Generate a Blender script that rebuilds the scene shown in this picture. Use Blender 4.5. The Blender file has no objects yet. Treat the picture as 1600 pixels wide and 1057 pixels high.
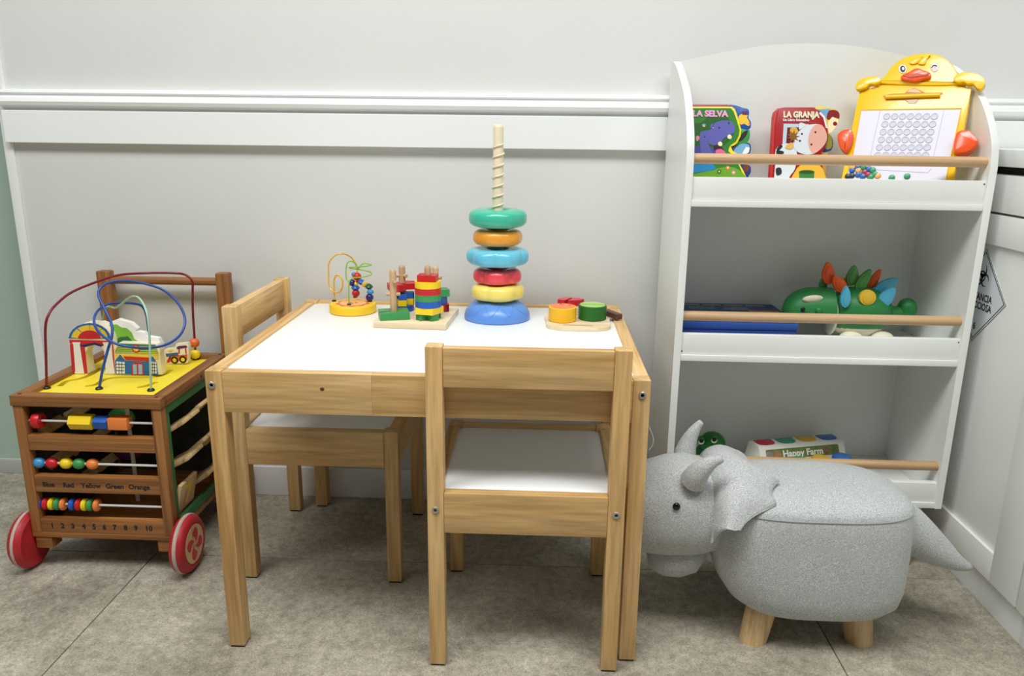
import bpy, bmesh, math, random
import numpy as np
from mathutils import Matrix, Vector, Euler

random.seed(4)
scene = bpy.context.scene
COL = scene.collection

# ------------------------------------------------------------------ camera
CAM = (0.1587, -1.0279, 0.7753, 0.0374, -0.2552, -0.0120, 1212.76)   # x y z yaw pitch roll focal(px of 1600)
IW, IH = 1600, 1057

def _rot(yaw, pitch, roll):
    return (Matrix.Rotation(yaw, 3, 'Z') @ Matrix.Rotation(pitch, 3, 'X') @ Matrix.Rotation(roll, 3, 'Y'))
RC = _rot(*CAM[3:6])
cam_data = bpy.data.cameras.new('camera')
cam = bpy.data.objects.new('camera', cam_data)
COL.objects.link(cam)
cx_, fw_, up_ = RC.col[0], RC.col[1], RC.col[2]
cam.matrix_world = Matrix(((cx_[0], up_[0], -fw_[0], CAM[0]), (cx_[1], up_[1], -fw_[1], CAM[1]),
                           (cx_[2], up_[2], -fw_[2], CAM[2]), (0, 0, 0, 1)))
cam_data.sensor_width = 36.0
cam_data.lens = CAM[6] * 36.0 / IW
cam_data.clip_start = 0.02
scene.camera = cam

# ------------------------------------------------------------------ world, lamps, exposure
world = bpy.data.worlds.new('room_light')
scene.world = world
world.use_nodes = True
world.node_tree.nodes['Background'].inputs['Color'].default_value = (0.93, 0.97, 1.0, 1)
world.node_tree.nodes['Background'].inputs['Strength'].default_value = 0.14

def area(name, loc, size, power, rot=(0, 0, 0), color=(1, 0.995, 0.97)):
    d = bpy.data.lights.new(name, 'AREA')
    d.shape = 'RECTANGLE'; d.size, d.size_y = size
    d.energy = power; d.color = color
    o = bpy.data.objects.new(name, d); COL.objects.link(o)
    o.location = loc; o.rotation_euler = rot
    return o
area('ceiling_panel_lamp', (-0.05, -0.65, 2.45), (1.2, 0.6), 38, (0, 0, 0))
area('ceiling_panel_lamp', (1.1, -1.0, 2.45), (1.2, 0.6), 20)
area('ceiling_panel_lamp', (-1.3, -1.0, 2.45), (1.2, 0.6), 22)
scene.view_settings.view_transform = 'Standard'
scene.view_settings.look = 'None'
scene.view_settings.exposure = 0.0
scene.view_settings.gamma = 1.0
scene.view_settings.use_curve_mapping = False

# ------------------------------------------------------------------ pixel -> place
def ray(u, v):
    d = Vector(((u - IW / 2) / CAM[6], 1.0, -(v - IH / 2) / CAM[6]))
    return Vector(CAM[:3]), RC @ d
def on_z(u, v, z=0.0):
    o, d = ray(u, v); return o + d * ((z - o.z) / d.z)
def on_y(u, v, y):
    o, d = ray(u, v); return o + d * ((y - o.y) / d.y)
def on_x(u, v, x):
    o, d = ray(u, v); return o + d * ((x - o.x) / d.x)

# ------------------------------------------------------------------ materials
def lin(c):
    r = []
    for v in c:
        v = v / 255.0
        r.append(v / 12.92 if v <= 0.04045 else ((v + 0.055) / 1.055) ** 2.4)
    return (r[0], r[1], r[2], 1.0)
_M = {}
def mat(name, c, rough=0.5, bump=0.0, bscale=200.0, var=0.0, vscale=8.0, coat=0.0, metal=0.0, trans=0.0):
    if name in _M: return _M[name]
    m = bpy.data.materials.new(name); m.use_nodes = True
    nt = m.node_tree; N = nt.nodes; L = nt.links
    b = N['Principled BSDF']
    b.inputs['Base Color'].default_value = lin(c)
    b.inputs['Roughness'].default_value = rough
    b.inputs['Metallic'].default_value = metal
    b.inputs['Coat Weight'].default_value = coat
    b.inputs['Transmission Weight'].default_value = trans
    tc = N.new('ShaderNodeTexCoord')
    n = N.new('ShaderNodeTexNoise'); n.inputs['Scale'].default_value = vscale; n.inputs['Detail'].default_value = 5
    L.new(tc.outputs['Object'], n.inputs['Vector'])
    hs = N.new('ShaderNodeHueSaturation'); hs.inputs['Color'].default_value = lin(c)
    mr = N.new('ShaderNodeMapRange')
    mr.inputs['From Min'].default_value = 0.25; mr.inputs['From Max'].default_value = 0.75
    mr.inputs['To Min'].default_value = 1 - max(var, 0.015); mr.inputs['To Max'].default_value = 1 + max(var, 0.015)
    L.new(n.outputs['Fac'], mr.inputs['Value']); L.new(mr.outputs['Result'], hs.inputs['Value'])
    L.new(hs.outputs['Color'], b.inputs['Base Color'])
    if bump > 0:
        n2 = N.new('ShaderNodeTexNoise'); n2.inputs['Scale'].default_value = bscale; n2.inputs['Detail'].default_value = 3
        L.new(tc.outputs['Object'], n2.inputs['Vector'])
        bp = N.new('ShaderNodeBump'); bp.inputs['Strength'].default_value = bump; bp.inputs['Distance'].default_value = 0.001
        L.new(n2.outputs['Fac'], bp.inputs['Height']); L.new(bp.outputs['Normal'], b.inputs['Normal'])
    _M[name] = m
    return m

def wood(name, c_dark, c_mid, c_light, axis, rough=0.45, cross=34.0, along=1.6, streak=0.35):
    key = name + '_' + axis
    if key in _M: return _M[key]
    m = bpy.data.materials.new(key); m.use_nodes = True
    nt = m.node_tree; N = nt.nodes; L = nt.links
    b = N['Principled BSDF']; b.inputs['Roughness'].default_value = rough
    tc = N.new('ShaderNodeTexCoord'); oi = N.new('ShaderNodeObjectInfo')
    mul = N.new('ShaderNodeVectorMath'); mul.operation = 'SCALE'
    mul.inputs[0].default_value = (7.0, 11.0, 5.0); L.new(oi.outputs['Random'], mul.inputs['Scale'])
    add = N.new('ShaderNodeVectorMath'); add.operation = 'ADD'
    L.new(tc.outputs['Object'], add.inputs[0]); L.new(mul.outputs['Vector'], add.inputs[1])
    def noise(sc_c, sc_a, detail, dist=0.0):
        mp = N.new('ShaderNodeMapping')
        mp.inputs['Scale'].default_value = tuple(sc_a if a == axis else sc_c for a in 'xyz')
        L.new(add.outputs['Vector'], mp.inputs['Vector'])
        n = N.new('ShaderNodeTexNoise'); n.inputs['Scale'].default_value = 1.0; n.inputs['Detail'].default_value = detail
        n.inputs['Distortion'].default_value = dist
        L.new(mp.outputs['Vector'], n.inputs['Vector'])
        return n
    n1 = noise(cross, along, 4, 1.2)
    rp = N.new('ShaderNodeValToRGB')
    e = rp.color_ramp.elements
    e[0].position = 0.28; e[0].color = lin(c_dark)
    e[1].position = 0.74; e[1].color = lin(c_light)
    k = e.new(0.47); k.color = lin(c_mid)
    L.new(n1.outputs['Fac'], rp.inputs['Fac'])
    n2 = noise(cross * 9, along * 7, 3)
    mr = N.new('ShaderNodeMapRange'); mr.inputs['From Min'].default_value = 0.3; mr.inputs['From Max'].default_value = 0.62
    mr.inputs['To Min'].default_value = 1 - streak; mr.inputs['To Max'].default_value = 1.03
    L.new(n2.outputs['Fac'], mr.inputs['Value'])
    rv = N.new('ShaderNodeMapRange'); rv.inputs['To Min'].default_value = 0.9; rv.inputs['To Max'].default_value = 1.1
    L.new(oi.outputs['Random'], rv.inputs['Value'])
    mm = N.new('ShaderNodeMath'); mm.operation = 'MULTIPLY'
    L.new(mr.outputs['Result'], mm.inputs[0]); L.new(rv.outputs['Result'], mm.inputs[1])
    hs = N.new('ShaderNodeHueSaturation')
    L.new(rp.outputs['Color'], hs.inputs['Color']); L.new(mm.outputs['Value'], hs.inputs['Value'])
    L.new(hs.outputs['Color'], b.inputs['Base Color'])
    bp = N.new('ShaderNodeBump'); bp.inputs['Strength'].default_value = 0.12; bp.inputs['Distance'].default_value = 0.001
    L.new(n2.outputs['Fac'], bp.inputs['Height']); L.new(bp.outputs['Normal'], b.inputs['Normal'])
    _M[key] = m
    return m
def pine(a): return wood('oiled_rubberwood', (190, 146, 88), (214, 174, 114), (230, 196, 142), a, cross=22, streak=0.26)
def teak(a): return wood('brown_stained_pine', (104, 62, 28), (150, 98, 50), (180, 124, 68), a, cross=60, streak=0.3)
def beech(a): return wood('beech', (184, 146, 104), (202, 166, 124), (216, 184, 146), a, cross=40, streak=0.14)
def birch(a): return wood('birch', (214, 192, 152), (232, 214, 178), (240, 226, 196), a, cross=40, streak=0.1)
def raww(a): return wood('pale_raw_wood', (168, 130, 84), (208, 176, 128), (224, 198, 154), a, cross=45, streak=0.15)

# ------------------------------------------------------------------ mesh building
def catmull(pts, n=6, closed=False):
    P = [Vector(p) for p in pts]; out = []
    m = len(P)
    rng = range(m) if closed else range(m - 1)
    for i in rng:
        if closed: p0, p1, p2, p3 = P[(i - 1) % m], P[i], P[(i + 1) % m], P[(i + 2) % m]
        else: p0, p1, p2, p3 = P[max(i - 1, 0)], P[i], P[i + 1], P[min(i + 2, m - 1)]
        for k in range(n):
            t = k / n
            out.append(0.5 * ((2 * p1) + (p2 - p0) * t + (2 * p0 - 5 * p1 + 4 * p2 - p3) * t * t + (3 * p1 - p0 - 3 * p2 + p3) * t ** 3))
    if not closed: out.append(P[-1])
    return out
def circ(cx, cy, rx, ry=None, n=24, a0=0, a1=360):
    ry = rx if ry is None else ry
    full = abs(a1 - a0) >= 360
    k = n if full else n + 1
    return [(cx + rx * math.cos(math.radians(a0 + (a1 - a0) * i / n)), cy + ry * math.sin(math.radians(a0 + (a1 - a0) * i / n))) for i in range(k)]
def rrect(x0, x1, y0, y1, r, n=5):
    o = []
    for (cx, cy, a) in ((x1 - r, y1 - r, 0), (x0 + r, y1 - r, 90), (x0 + r, y0 + r, 180), (x1 - r, y0 + r, 270)):
        o += circ(cx, cy, r, n=n, a0=a, a1=a + 90)
    return o

class MB:
    def __init__(s): s.bm = bmesh.new()
    def box(s, x0, x1, y0, y1, z0, z1, b=0.0012, seg=2, mtx=None):
        t = bmesh.new()
        bmesh.ops.create_cube(t, size=1.0)
        for v in t.verts:
            v.co = Vector(((x0 + x1) / 2 + v.co.x * (x1 - x0), (y0 + y1) / 2 + v.co.y * (y1 - y0), (z0 + z1) / 2 + v.co.z * (z1 - z0)))
        if b > 0: bmesh.ops.bevel(t, geom=t.edges[:], offset=b, segments=seg, affect='EDGES', profile=0.6)
        s.merge(t, mtx); return s
    def merge(s, t, mtx=None):
        if mtx is not None: bmesh.ops.transform(t, matrix=mtx, verts=t.verts[:])
        me = bpy.data.meshes.new('tmp'); t.to_mesh(me); t.free()
        s.bm.from_mesh(me); bpy.data.meshes.remove(me)
    def loft(s, rings, cap=True, closed=False):
        V = [[s.bm.verts.new(p) for p in r] for r in rings]
        n = len(V[0]); k = len(V)
        for i in range(k if closed else k - 1):
            a, b = V[i], V[(i + 1) % k]
            for j in range(n):
                try: s.bm.faces.new((a[j], a[(j + 1) % n], b[(j + 1) % n], b[j]))
                except ValueError: pass
        if cap and not closed:
            s.bm.faces.new(V[0][::-1]); s.bm.faces.new(V[-1])
        return s
    def tube(s, pts, r, n=10, cap=True, closed=False):
        P = [Vector(p) for p in pts]; m = len(P); rings = []; prev = None
        for i in range(m):
            if closed: t = P[(i + 1) % m] - P[(i - 1) % m]
            else: t = P[min(i + 1, m - 1)] - P[max(i - 1, 0)]
            t.normalize()
            if prev is None:
                a = Vector((0, 0, 1)) if abs(t.z) < 0.9 else Vector((1, 0, 0))
                nx = t.cross(a).normalized()
            else:
                nx = (prev - t * prev.dot(t)).normalized()
            prev = nx; ny = t.cross(nx)
            rr = r[i] if isinstance(r, (list, tuple)) else r
            rings.append([P[i] + (nx * math.cos(2 * math.pi * k / n) + ny * math.sin(2 * math.pi * k / n)) * rr for k in range(n)])
        return s.loft(rings, cap, closed)
    def lathe(s, prof, c=(0, 0, 0), axis='z', n=32, mod=None, closed=False):
        c = Vector(c); rings = []
        for (r, h) in prof:
            ring = []
            for k in range(n):
                a = 2 * math.pi * k / n
                rr = max(r, 1e-5) * (mod(a, r) if mod else 1.0)
                x, y = rr * math.cos(a), rr * math.sin(a)
                p = {'z': Vector((x, y, h)), 'x': Vector((h, x, y)), 'y': Vector((y, h, x))}[axis]
                ring.append(c + p)
            rings.append(ring)
        return s.loft(rings, not closed, closed)
    def ell(s, c, rx, ry, rz, n=20, m=12, mtx=None):
        t = bmesh.new()
        bmesh.ops.create_uvsphere(t, u_segments=n, v_segments=m, radius=1.0)
        M = Matrix.Translation(c) @ (mtx.to_4x4() if mtx is not None else Matrix()) @ Matrix.Diagonal((rx, ry, rz, 1))
        s.merge(t, M); return s
    def prism(s, pts, o, ex, ey, d, bev=0.0):
        o, ex, ey = Vector(o), Vector(ex), Vector(ey)
        nrm = ex.cross(ey).normalized()
        a = [o + ex * p[0] + ey * p[1] for p in pts]
        t = bmesh.new()
        va = [t.verts.new(p) for p in a]
        vb = [t.verts.new(p + nrm * d) for p in a]
        t.faces.new(va[::-1]); top = t.faces.new(vb)
        n = len(va)
        for i in range(n): t.faces.new((va[i], va[(i + 1) % n], vb[(i + 1) % n], vb[i]))
        bmesh.ops.recalc_face_normals(t, faces=t.faces[:])
        if bev > 0:
            ed = [e for e in top.edges]
            bmesh.ops.bevel(t, geom=ed, offset=bev, segments=2, affect='EDGES', profile=0.6)
        s.merge(t); return s
    def flat(s, pts, o, ex, ey, d=0.0004):
        return s.prism(pts, o, ex, ey, d)

INV = {}
def obj(name, mb, material, parent=None, world=False, ang=38, smooth=True, fixn=True):
    me = bpy.data.meshes.new(name)
    if fixn: bmesh.ops.recalc_face_normals(mb.bm, faces=mb.bm.faces[:])
    mb.bm.to_mesh(me); mb.bm.free()
    if world and parent is not None: me.transform(INV[parent.name])
    if smooth:
        for p in me.polygons: p.use_smooth = True
        me.set_sharp_from_angle(angle=math.radians(ang))
    me.materials.append(material)
    o = bpy.data.objects.new(name, me); COL.objects.link(o)
    if parent is not None: o.parent = parent
    if parent is not None and parent.name in INV: INV[o.name] = INV[parent.name]
    return o
def tag(o, label, cat, group=None):
    o['label'] = label; o['category'] = cat
    if group: o['group'] = group
    return o
def thing(name, label, cat, loc=(0, 0, 0), rot=(0, 0, 0), group=None):
    o = bpy.data.objects.new(name, None); COL.objects.link(o)
    o.empty_display_size = 0.02
    o.location = loc; o.rotation_euler = rot
    INV[o.name] = (Matrix.Translation(loc) @ Euler(rot).to_matrix().to_4x4()).inverted()
    return tag(o, label, cat, group)
def struct(name, mb, material, parent=None):
    o = obj(name, mb, material, parent)
    if parent is None: o['kind'] = 'structure'
    return o
def lettering(name, text, size, o, ex, ey, material, parent, world=False, depth=0.0003, bold=0.0, align='CENTER', sx=1.0):
    c = bpy.data.curves.new('t', 'FONT'); c.body = text; c.size = size
    c.align_x = align; c.align_y = 'CENTER'; c.extrude = depth / 2; c.offset = bold; c.resolution_u = 3
    t = bpy.data.objects.new('t', c); COL.objects.link(t)
    bpy.context.view_layer.update()
    dg = bpy.context.evaluated_depsgraph_get()
    me = bpy.data.meshes.new_from_object(t.evaluated_get(dg))
    bpy.data.objects.remove(t); bpy.data.curves.remove(c)
    ex, ey = Vector(ex).normalized() * sx, Vector(ey).normalized()
    nz = ex.cross(ey).normalized()
    M = Matrix(((ex.x, ey.x, nz.x, o[0]), (ex.y, ey.y, nz.y, o[1]), (ex.z, ey.z, nz.z, o[2]), (0, 0, 0, 1)))
    me.transform(M)
    if world: me.transform(INV[parent.name])
    me.name = name
    me.materials.clear(); me.materials.append(material)
    ob = bpy.data.objects.new(name, me); COL.objects.link(ob); ob.parent = parent
    return ob
def dup(root, label=None, group=None, loc=None, rot=None):
    r = root.copy(); COL.objects.link(r)
    if loc is not None: r.location = loc
    if rot is not None: r.rotation_euler = rot
    if label: r['label'] = label
    if group: r['group'] = group
    for ch in list(root.children):
        c = ch.copy(); COL.objects.link(c); c.parent = r
        for g in list(ch.children):
            d = g.copy(); COL.objects.link(d); d.parent = c
    return r
X, Y, Z = Vector((1, 0, 0)), Vector((0, 1, 0)), Vector((0, 0, 1))

# plain colours
WHITE = mat('white_lacquer', (243, 246, 245), 0.38, 0.02, 60)
WALLM = mat('wall_paint', (226, 228, 225), 0.6, 0.05, 120, 0.01)
SHELFW = mat('white_melamine', (238, 241, 237), 0.42)
PANELW = mat('white_table_film', (246, 249, 250), 0.3)
RED = mat('red_paint', (200, 30, 38), 0.35); YEL = mat('yellow_paint', (246, 212, 32), 0.35)
BLU = mat('blue_paint', (28, 92, 186), 0.35); GRN = mat('green_paint', (58, 150, 82), 0.4)
ORG = mat('orange_paint', (236, 132, 62), 0.4); BLACK = mat('black', (16, 16, 18), 0.4)
PWHITE = mat('print_white', (244, 244, 240), 0.45); CREAM = mat('cream', (240, 230, 200), 0.5)
STEEL = mat('screw_steel', (176, 172, 164), 0.28, metal=0.55); DKRED = mat('dark_red_wire', (122, 22, 34), 0.35)
# ================================================================== the room
def tile_mat():
    m = bpy.data.materials.new('stone_tile'); m.use_nodes = True
    nt = m.node_tree; N = nt.nodes; L = nt.links; b = N['Principled BSDF']
    tc = N.new('ShaderNodeTexCoord'); oi = N.new('ShaderNodeObjectInfo')
    sc = N.new('ShaderNodeVectorMath'); sc.operation = 'SCALE'; sc.inputs[0].default_value = (9, 5, 3)
    L.new(oi.outputs['Random'], sc.inputs['Scale'])
    ad = N.new('ShaderNodeVectorMath'); ad.operation = 'ADD'
    L.new(tc.outputs['Object'], ad.inputs[0]); L.new(sc.outputs['Vector'], ad.inputs[1])
    def noise(s, d, r=0.6):
        n = N.new('ShaderNodeTexNoise'); n.inputs['Scale'].default_value = s; n.inputs['Detail'].default_value = d
        n.inputs['Roughness'].default_value = r
        L.new(ad.outputs['Vector'], n.inputs['Vector']); return n
    n1 = noise(5, 8, 0.65); n2 = noise(70, 6, 0.7); n3 = noise(300, 3, 0.7)
    r1 = N.new('ShaderNodeValToRGB'); e = r1.color_ramp.elements
    e[0].position = 0.3; e[0].color = lin((138, 131, 116)); e[1].position = 0.72; e[1].color = lin((190, 184, 167))
    L.new(n1.outputs['Fac'], r1.inputs['Fac'])
    r2 = N.new('ShaderNodeMapRange'); r2.inputs['From Min'].default_value = 0.3; r2.inputs['From Max'].default_value = 0.7
    r2.inputs['To Min'].default_value = 0.68; r2.inputs['To Max'].default_value = 1.28
    L.new(n2.outputs['Fac'], r2.inputs['Value'])
    r3 = N.new('ShaderNodeMapRange'); r3.inputs['From Min'].default_value = 0.3; r3.inputs['From Max'].default_value = 0.7
    r3.inputs['To Min'].default_value = 0.66; r3.inputs['To Max'].default_value = 1.34
    L.new(n3.outputs['Fac'], r3.inputs['Value'])
    mu = N.new('ShaderNodeMath'); mu.operation = 'MULTIPLY'
    L.new(r2.outputs['Result'], mu.inputs[0]); L.new(r3.outputs['Result'], mu.inputs[1])
    hs = N.new('ShaderNodeHueSaturation'); L.new(r1.outputs['Color'], hs.inputs['Color']); L.new(mu.outputs['Value'], hs.inputs['Value'])
    L.new(hs.outputs['Color'], b.inputs['Base Color']); b.inputs['Roughness'].default_value = 0.55
    bp = N.new('ShaderNodeBump'); bp.inputs['Strength'].default_value = 0.35; bp.inputs['Distance'].default_value = 0.002
    L.new(n2.outputs['Fac'], bp.inputs['Height']); L.new(bp.outputs['Normal'], b.inputs['Normal'])
    return m
TILE = tile_mat()
fl = struct('floor', MB().box(-2.2, 2.0, -2.2, 1.2, -0.06, -0.006, 0), mat('grout', (118, 110, 98), 0.9))
fl['label'] = 'grey brown stone tile floor'
x_first = -0.5613; W_T, D_T = 1.19, 0.60; G = 0.0009
for row, off in ((-3, 0), (-2, 0), (-1, 0), (0, 0), (1, 0)):
    y0 = 0.265 + row * D_T
    for k in range(-2, 3):
        xa = x_first + off + k * W_T
        xa, xb = max(xa + G, -2.2), min(xa + W_T - G, 2.0)
        if xb - xa < 0.02: continue
        obj('tile', MB().box(xa, xb, y0 + G, min(y0 + D_T - G, 1.2), -0.006, 0.0, 0.0006, 1), TILE, fl)
WY = 0.53
struct('wall_back', MB().box(-0.9009, 1.9, WY, WY + 0.07, 0, 2.5, 0.002), WALLM)
struct('trim_1', MB().box(-0.920, -0.901, WY - 0.004, WY + 0.07, 0, 2.5, 0.002), WHITE)
# glazed pale green wall beside the corner
struct('wall_left', MB().box(-2.2, -0.921, 0.605, 0.64, 0, 2.5, 0), mat('pale_green_panel', (168, 190, 176), 0.22, 0, 1, 0.02, 2))
struct('baseboard_left', MB().box(-2.2, -0.921, 0.594, 0.6045, 0, 0.035, 0.002), mat('grey_skirting', (176, 180, 172), 0.5))
struct('baseboard_back', MB().box(-0.9009, 0.93, WY - 0.009, WY, 0, 0.068, 0.0025), WHITE)
# chair rail with moulded top
rail = [(0, 0.7505), (0.0150, 0.7505), (0.0158, 0.7515), (0.0158, 0.8115), (0.0150, 0.8125), (0.0085, 0.8130), (0.0085, 0.8175), (0.020, 0.822), (0.0225, 0.829),
        (0.020, 0.836), (0.013, 0.839), (0.013, 0.843), (0.017, 0.846), (0.015, 0.851), (0.0, 0.853)]
mb = MB(); mb.loft([[Vector((x, WY - a, z)) for a, z in rail] for x in (-0.906, 1.9)])
tr2 = struct('trim_2', mb, WHITE); tr2.data.set_sharp_from_angle(angle=math.radians(24))

# ================================================================== play table
TW, TD, TH = 0.6271, 0.4998, 0.45
hx = TW / 2
LW, LD = 0.0245, 0.027
t = thing('toy_table', 'low oiled wood play table with a white top, toys standing on it', 'table', (0, 0, 0))
for sx in (-1, 1):
    for yy in (0, TD - LD):
        a = sx * hx; b_ = a - sx * LW
        lg = obj('leg', MB().box(min(a, b_), max(a, b_), yy, yy + LD, 0.003, TH, 0.0022), pine('z'), t)
        obj('foot_pad', MB().box(min(a, b_) + .002, max(a, b_) - .002, yy + .002, yy + LD - .002, 0, 0.003, 0), BLACK, lg)
ix = hx - LW
def screw(parent, p, d='y'):
    m = MB().lathe([(0.0054, 0.0), (0.0054, -0.0012), (0.0046, -0.0019), (0.0026, -0.0019), (0.0023, 0.0006), (0.0, 0.0006)], p, d, 18)
    return obj('screw', m, STEEL, parent)
for yy, nm in ((0.0, 1), (TD - 0.02, -1)):
    if nm == 1:
        ap = obj('apron', MB().box(-ix, -0.0765, 0.001, 0.019, 0.388, 0.4485, 0.0004), pine('x'), t)
        obj('apron', MB().box(-0.0764, ix, 0.001, 0.019, 0.388, 0.4485, 0.0004), pine('x'), t)
    else:
        obj('apron', MB().box(-ix, ix, TD - 0.019, TD - 0.001, 0.388, 0.4485, 0.0015), pine('x'), t)
# wood knot in the front apron
kn = MB().lathe([(0.0032, 0.0008), (0.0022, 0.0002), (0, 0.0002)], (on_y(503, 607, 0).x, 0.0, on_y(503, 607, 0).z), 'y', 12)
for v in kn.bm.verts: v.co.z = 0.4205 + (v.co.z - 0.4205) * 0.8
obj('knot', kn, mat('knot_brown', (92, 58, 32), 0.6), t)
for sx in (-1, 1):
    obj('side_rail', MB().box(min(sx * hx, sx * (hx - 0.02)), max(sx * hx, sx * (hx - 0.02)), LD, TD - LD, 0.388, 0.4485, 0.0018), pine('y'), t)
obj('table_top', MB().box(-hx + 0.0195, hx - 0.0195, 0.0185, TD - 0.0185, 0.436, 0.4445, 0.0003), PANELW, t)
for (u, v) in ((331, 602), (1003.7, 618)):
    p = on_y(u, v, 0); screw(t, (p.x, 0.0, p.z))
TOP = 0.4447

# ================================================================== chairs
def chair(label):
    c = thing('child_chair', label, 'chair')
    w, d, h, pw, pd = 0.14, 0.285, 0.499, 0.0238, 0.0245
    for sx in (-1, 1):
        a = sx * w; b_ = a - sx * pw
        for yy, hh in ((0, h), (d - pd, 0.288)):
            lg = obj('leg', MB().box(min(a, b_), max(a, b_), yy, yy + pd, 0.003, hh, 0.002), pine('z'), c)
            obj('foot_pad', MB().box(min(a, b_) + .002, max(a, b_) - .002, yy + .002, yy + pd - .002, 0, 0.003, 0), BLACK, lg)
    iw = w - pw
    obj('backrest', MB().box(-iw, iw, 0.002, 0.0185, 0.441, 0.497, 0.002), pine('x'), c)
    obj('seat_rail', MB().box(-iw, iw, 0.001, 0.0185, 0.222, 0.284, 0.0015), pine('x'), c)
    obj('seat_rail', MB().box(-iw, iw, d - 0.0185, d - 0.001, 0.222, 0.286, 0.0015), pine('x'), c)
    for sx in (-1, 1):
        a, b_ = sx * w, sx * (w - 0.018)
        obj('seat_rail', MB().box(min(a, b_), max(a, b_), pd, d - pd, 0.222, 0.286, 0.0015), pine('y'), c)
    obj('seat', MB().box(-w + 0.0175, w - 0.0175, 0.018, d - 0.018, 0.272, 0.2805, 0.0003), PANELW, c)
    for sx in (-1, 1):
        screw(c, (sx * (w - pw / 2), 0.0, 0.2585))
        screw(c, (sx * (w - 0.011), d + 0.0, 0.268)).rotation_euler = (0, 0, 0)
    return c
ch = chair('wooden child chair with its back to the room, tucked under the front of the table')
ch.location = (0.1433, -0.0262, 0)
ch2 = dup(ch, 'wooden child chair at the short side of the table, between table and activity cart',
          None, (-0.3636, 0.3315, 0), (0, 0, -math.pi / 2))
for o in (ch, ch2): o['group'] = 'wooden child chairs'

# ================================================================== white shelf
SL, SR, SF, SB = 0.391, 0.889, 0.28, 0.505      # outer left, right, front, back
TH_ = 0.0125
s = thing('toy_shelf', 'tall white toy shelf with three ledges and beech dowel rails', 'shelf', ((SL + SR) / 2, 0.4, 0))
ZB = 0.132
side = [(SB, ZB), (SF, ZB), (SF, 0.735)]
side += [(p[0], p[1]) for p in catmull([(SF, 0.735), (0.288, 0.772), (0.312, 0.810), (0.35, 0.848), (0.41, 0.882), (0.46, 0.904), (0.495, 0.911)], 5)][1:]
side += [(SB, 0.911)]
for x in (SL, SR - TH_):
    obj('side_panel', MB().prism(side, (x, 0, 0), Y, Z, TH_, 0.0015), SHELFW, s, True)
xi0, xi1 = SL + TH_, SR - TH_
arch = [(xi0, ZB), (xi1, ZB)] + [(p[0], p[1]) for p in catmull([(xi1, 0.907), (0.80, 0.927), (0.72, 0.940), (0.641, 0.9445), (0.56, 0.940), (0.48, 0.927), (xi0, 0.911)], 5)]
obj('back_panel', MB().prism(arch, (0, 0.504, 0), X, Z, 0.009), SHELFW, s, True)
for zb in (0.665, 0.399, ZB):
    obj('shelf_board', MB().box(xi0, xi1, SF + 0.001, 0.4948, zb, zb + 0.011, 0.001), SHELFW, s, True)
    obj('lip', MB().box(xi0, xi1, SF + 0.004, SF + 0.016, zb + 0.0112, zb + 0.048, 0.001), SHELFW, s, True)
for (uv, k) in (((1300, 250.5), 0), ((1290, 498), 1), ((1400, 727), 2)):
    p = on_y(uv[0], uv[1], 0.296)
    obj('dowel_rail', MB().lathe([(0.0085, xi0 - SL - TH_), (0.0085, xi1 - xi0)], (xi0, 0.296, p.z), 'x', 20), beech('x'), s, True)
for sx in (SL + 0.028, SR - 0.030):
    for yy in (0.318, 0.465):
        lg = obj('leg', MB().lathe([(0.009, 0.003), (0.0145, ZB)], (sx, yy, 0), 'z', 18), beech('z'), s, True)
        obj('foot_pad', MB().lathe([(0.0088, 0.0), (0.0088, 0.003)], (sx, yy, 0), 'z', 18), BLACK, lg, True)
for (x, y, z) in ((xi0 + .002, SF + .0038, 0.416), (xi1 - .003, SF + .0038, 0.405), (xi1 - .003, SF + .0038, 0.442), (xi1 - .003, SF + .0038, 0.708)):
    obj('cover_cap', MB().lathe([(0.0012, 0), (0.0012, -0.0004)], (x, y, z), 'y', 8), BLACK, s, True)

# ================================================================== built-in cabinet
CX = 0.915
def unit(name, label, ya, yb, gap_handle=True):
    c = thing(name, label, 'cabinet', (1.15, (ya + yb) / 2, 0))
    obj('body', MB().box(CX + 0.019, 1.5, ya, yb, 0.062, 0.735, 0.001), SHELFW, c, True)
    obj('plinth', MB().box(0.931, 0.946, ya, yb, 0.0, 0.062, 0.0005), WHITE, c, True)
    g = 0.0018
    z0, z1, fr, frb = 0.064, 0.657, 0.074, 0.050
    d = obj('door', MB().box(CX + 0.007, CX + 0.018, ya + g, yb - g, z0, z1, 0.0005), SHELFW, c, True)
    for (a, b_, e, f) in ((ya + g, ya + g + fr, z0, z1), (yb - g - fr, yb - g, z0, z1)):
        obj('stile', MB().box(CX, CX + 0.0069, a, b_, e, f, 0.001), SHELFW, d, True)
    for (e, f) in ((z0, z0 + frb), (z1 - frb, z1)):
        obj('rail', MB().box(CX, CX + 0.0069, ya + g + fr, yb - g - fr, e, f, 0.001), SHELFW, d, True)
    obj('drawer_front', MB().box(CX, CX + 0.018, ya + g, yb - g, 0.661, 0.722, 0.001), SHELFW, c, True)
    obj('shadow_gap', MB().box(CX + 0.0185, CX + 0.0189, ya, yb, 0.7225, 0.735, 0), mat('gap_black', (12, 12, 12), 0.8), c, True)
    return c
unit('base_cabinet', 'white panelled base cabinet behind the toy shelf, carrying a diamond warning sign', 0.079, 0.5205)
unit('base_cabinet', 'plain white base cabinet next to the one with the warning sign', -0.45, 0.0785)
w_ = obj('worktop', MB().box(CX - 0.004, 1.55, -0.45, 0.506, 0.7352, 0.763, 0.002), SHELFW)
tag(w_, 'white worktop lying on the base cabinets', 'worktop')

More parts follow.
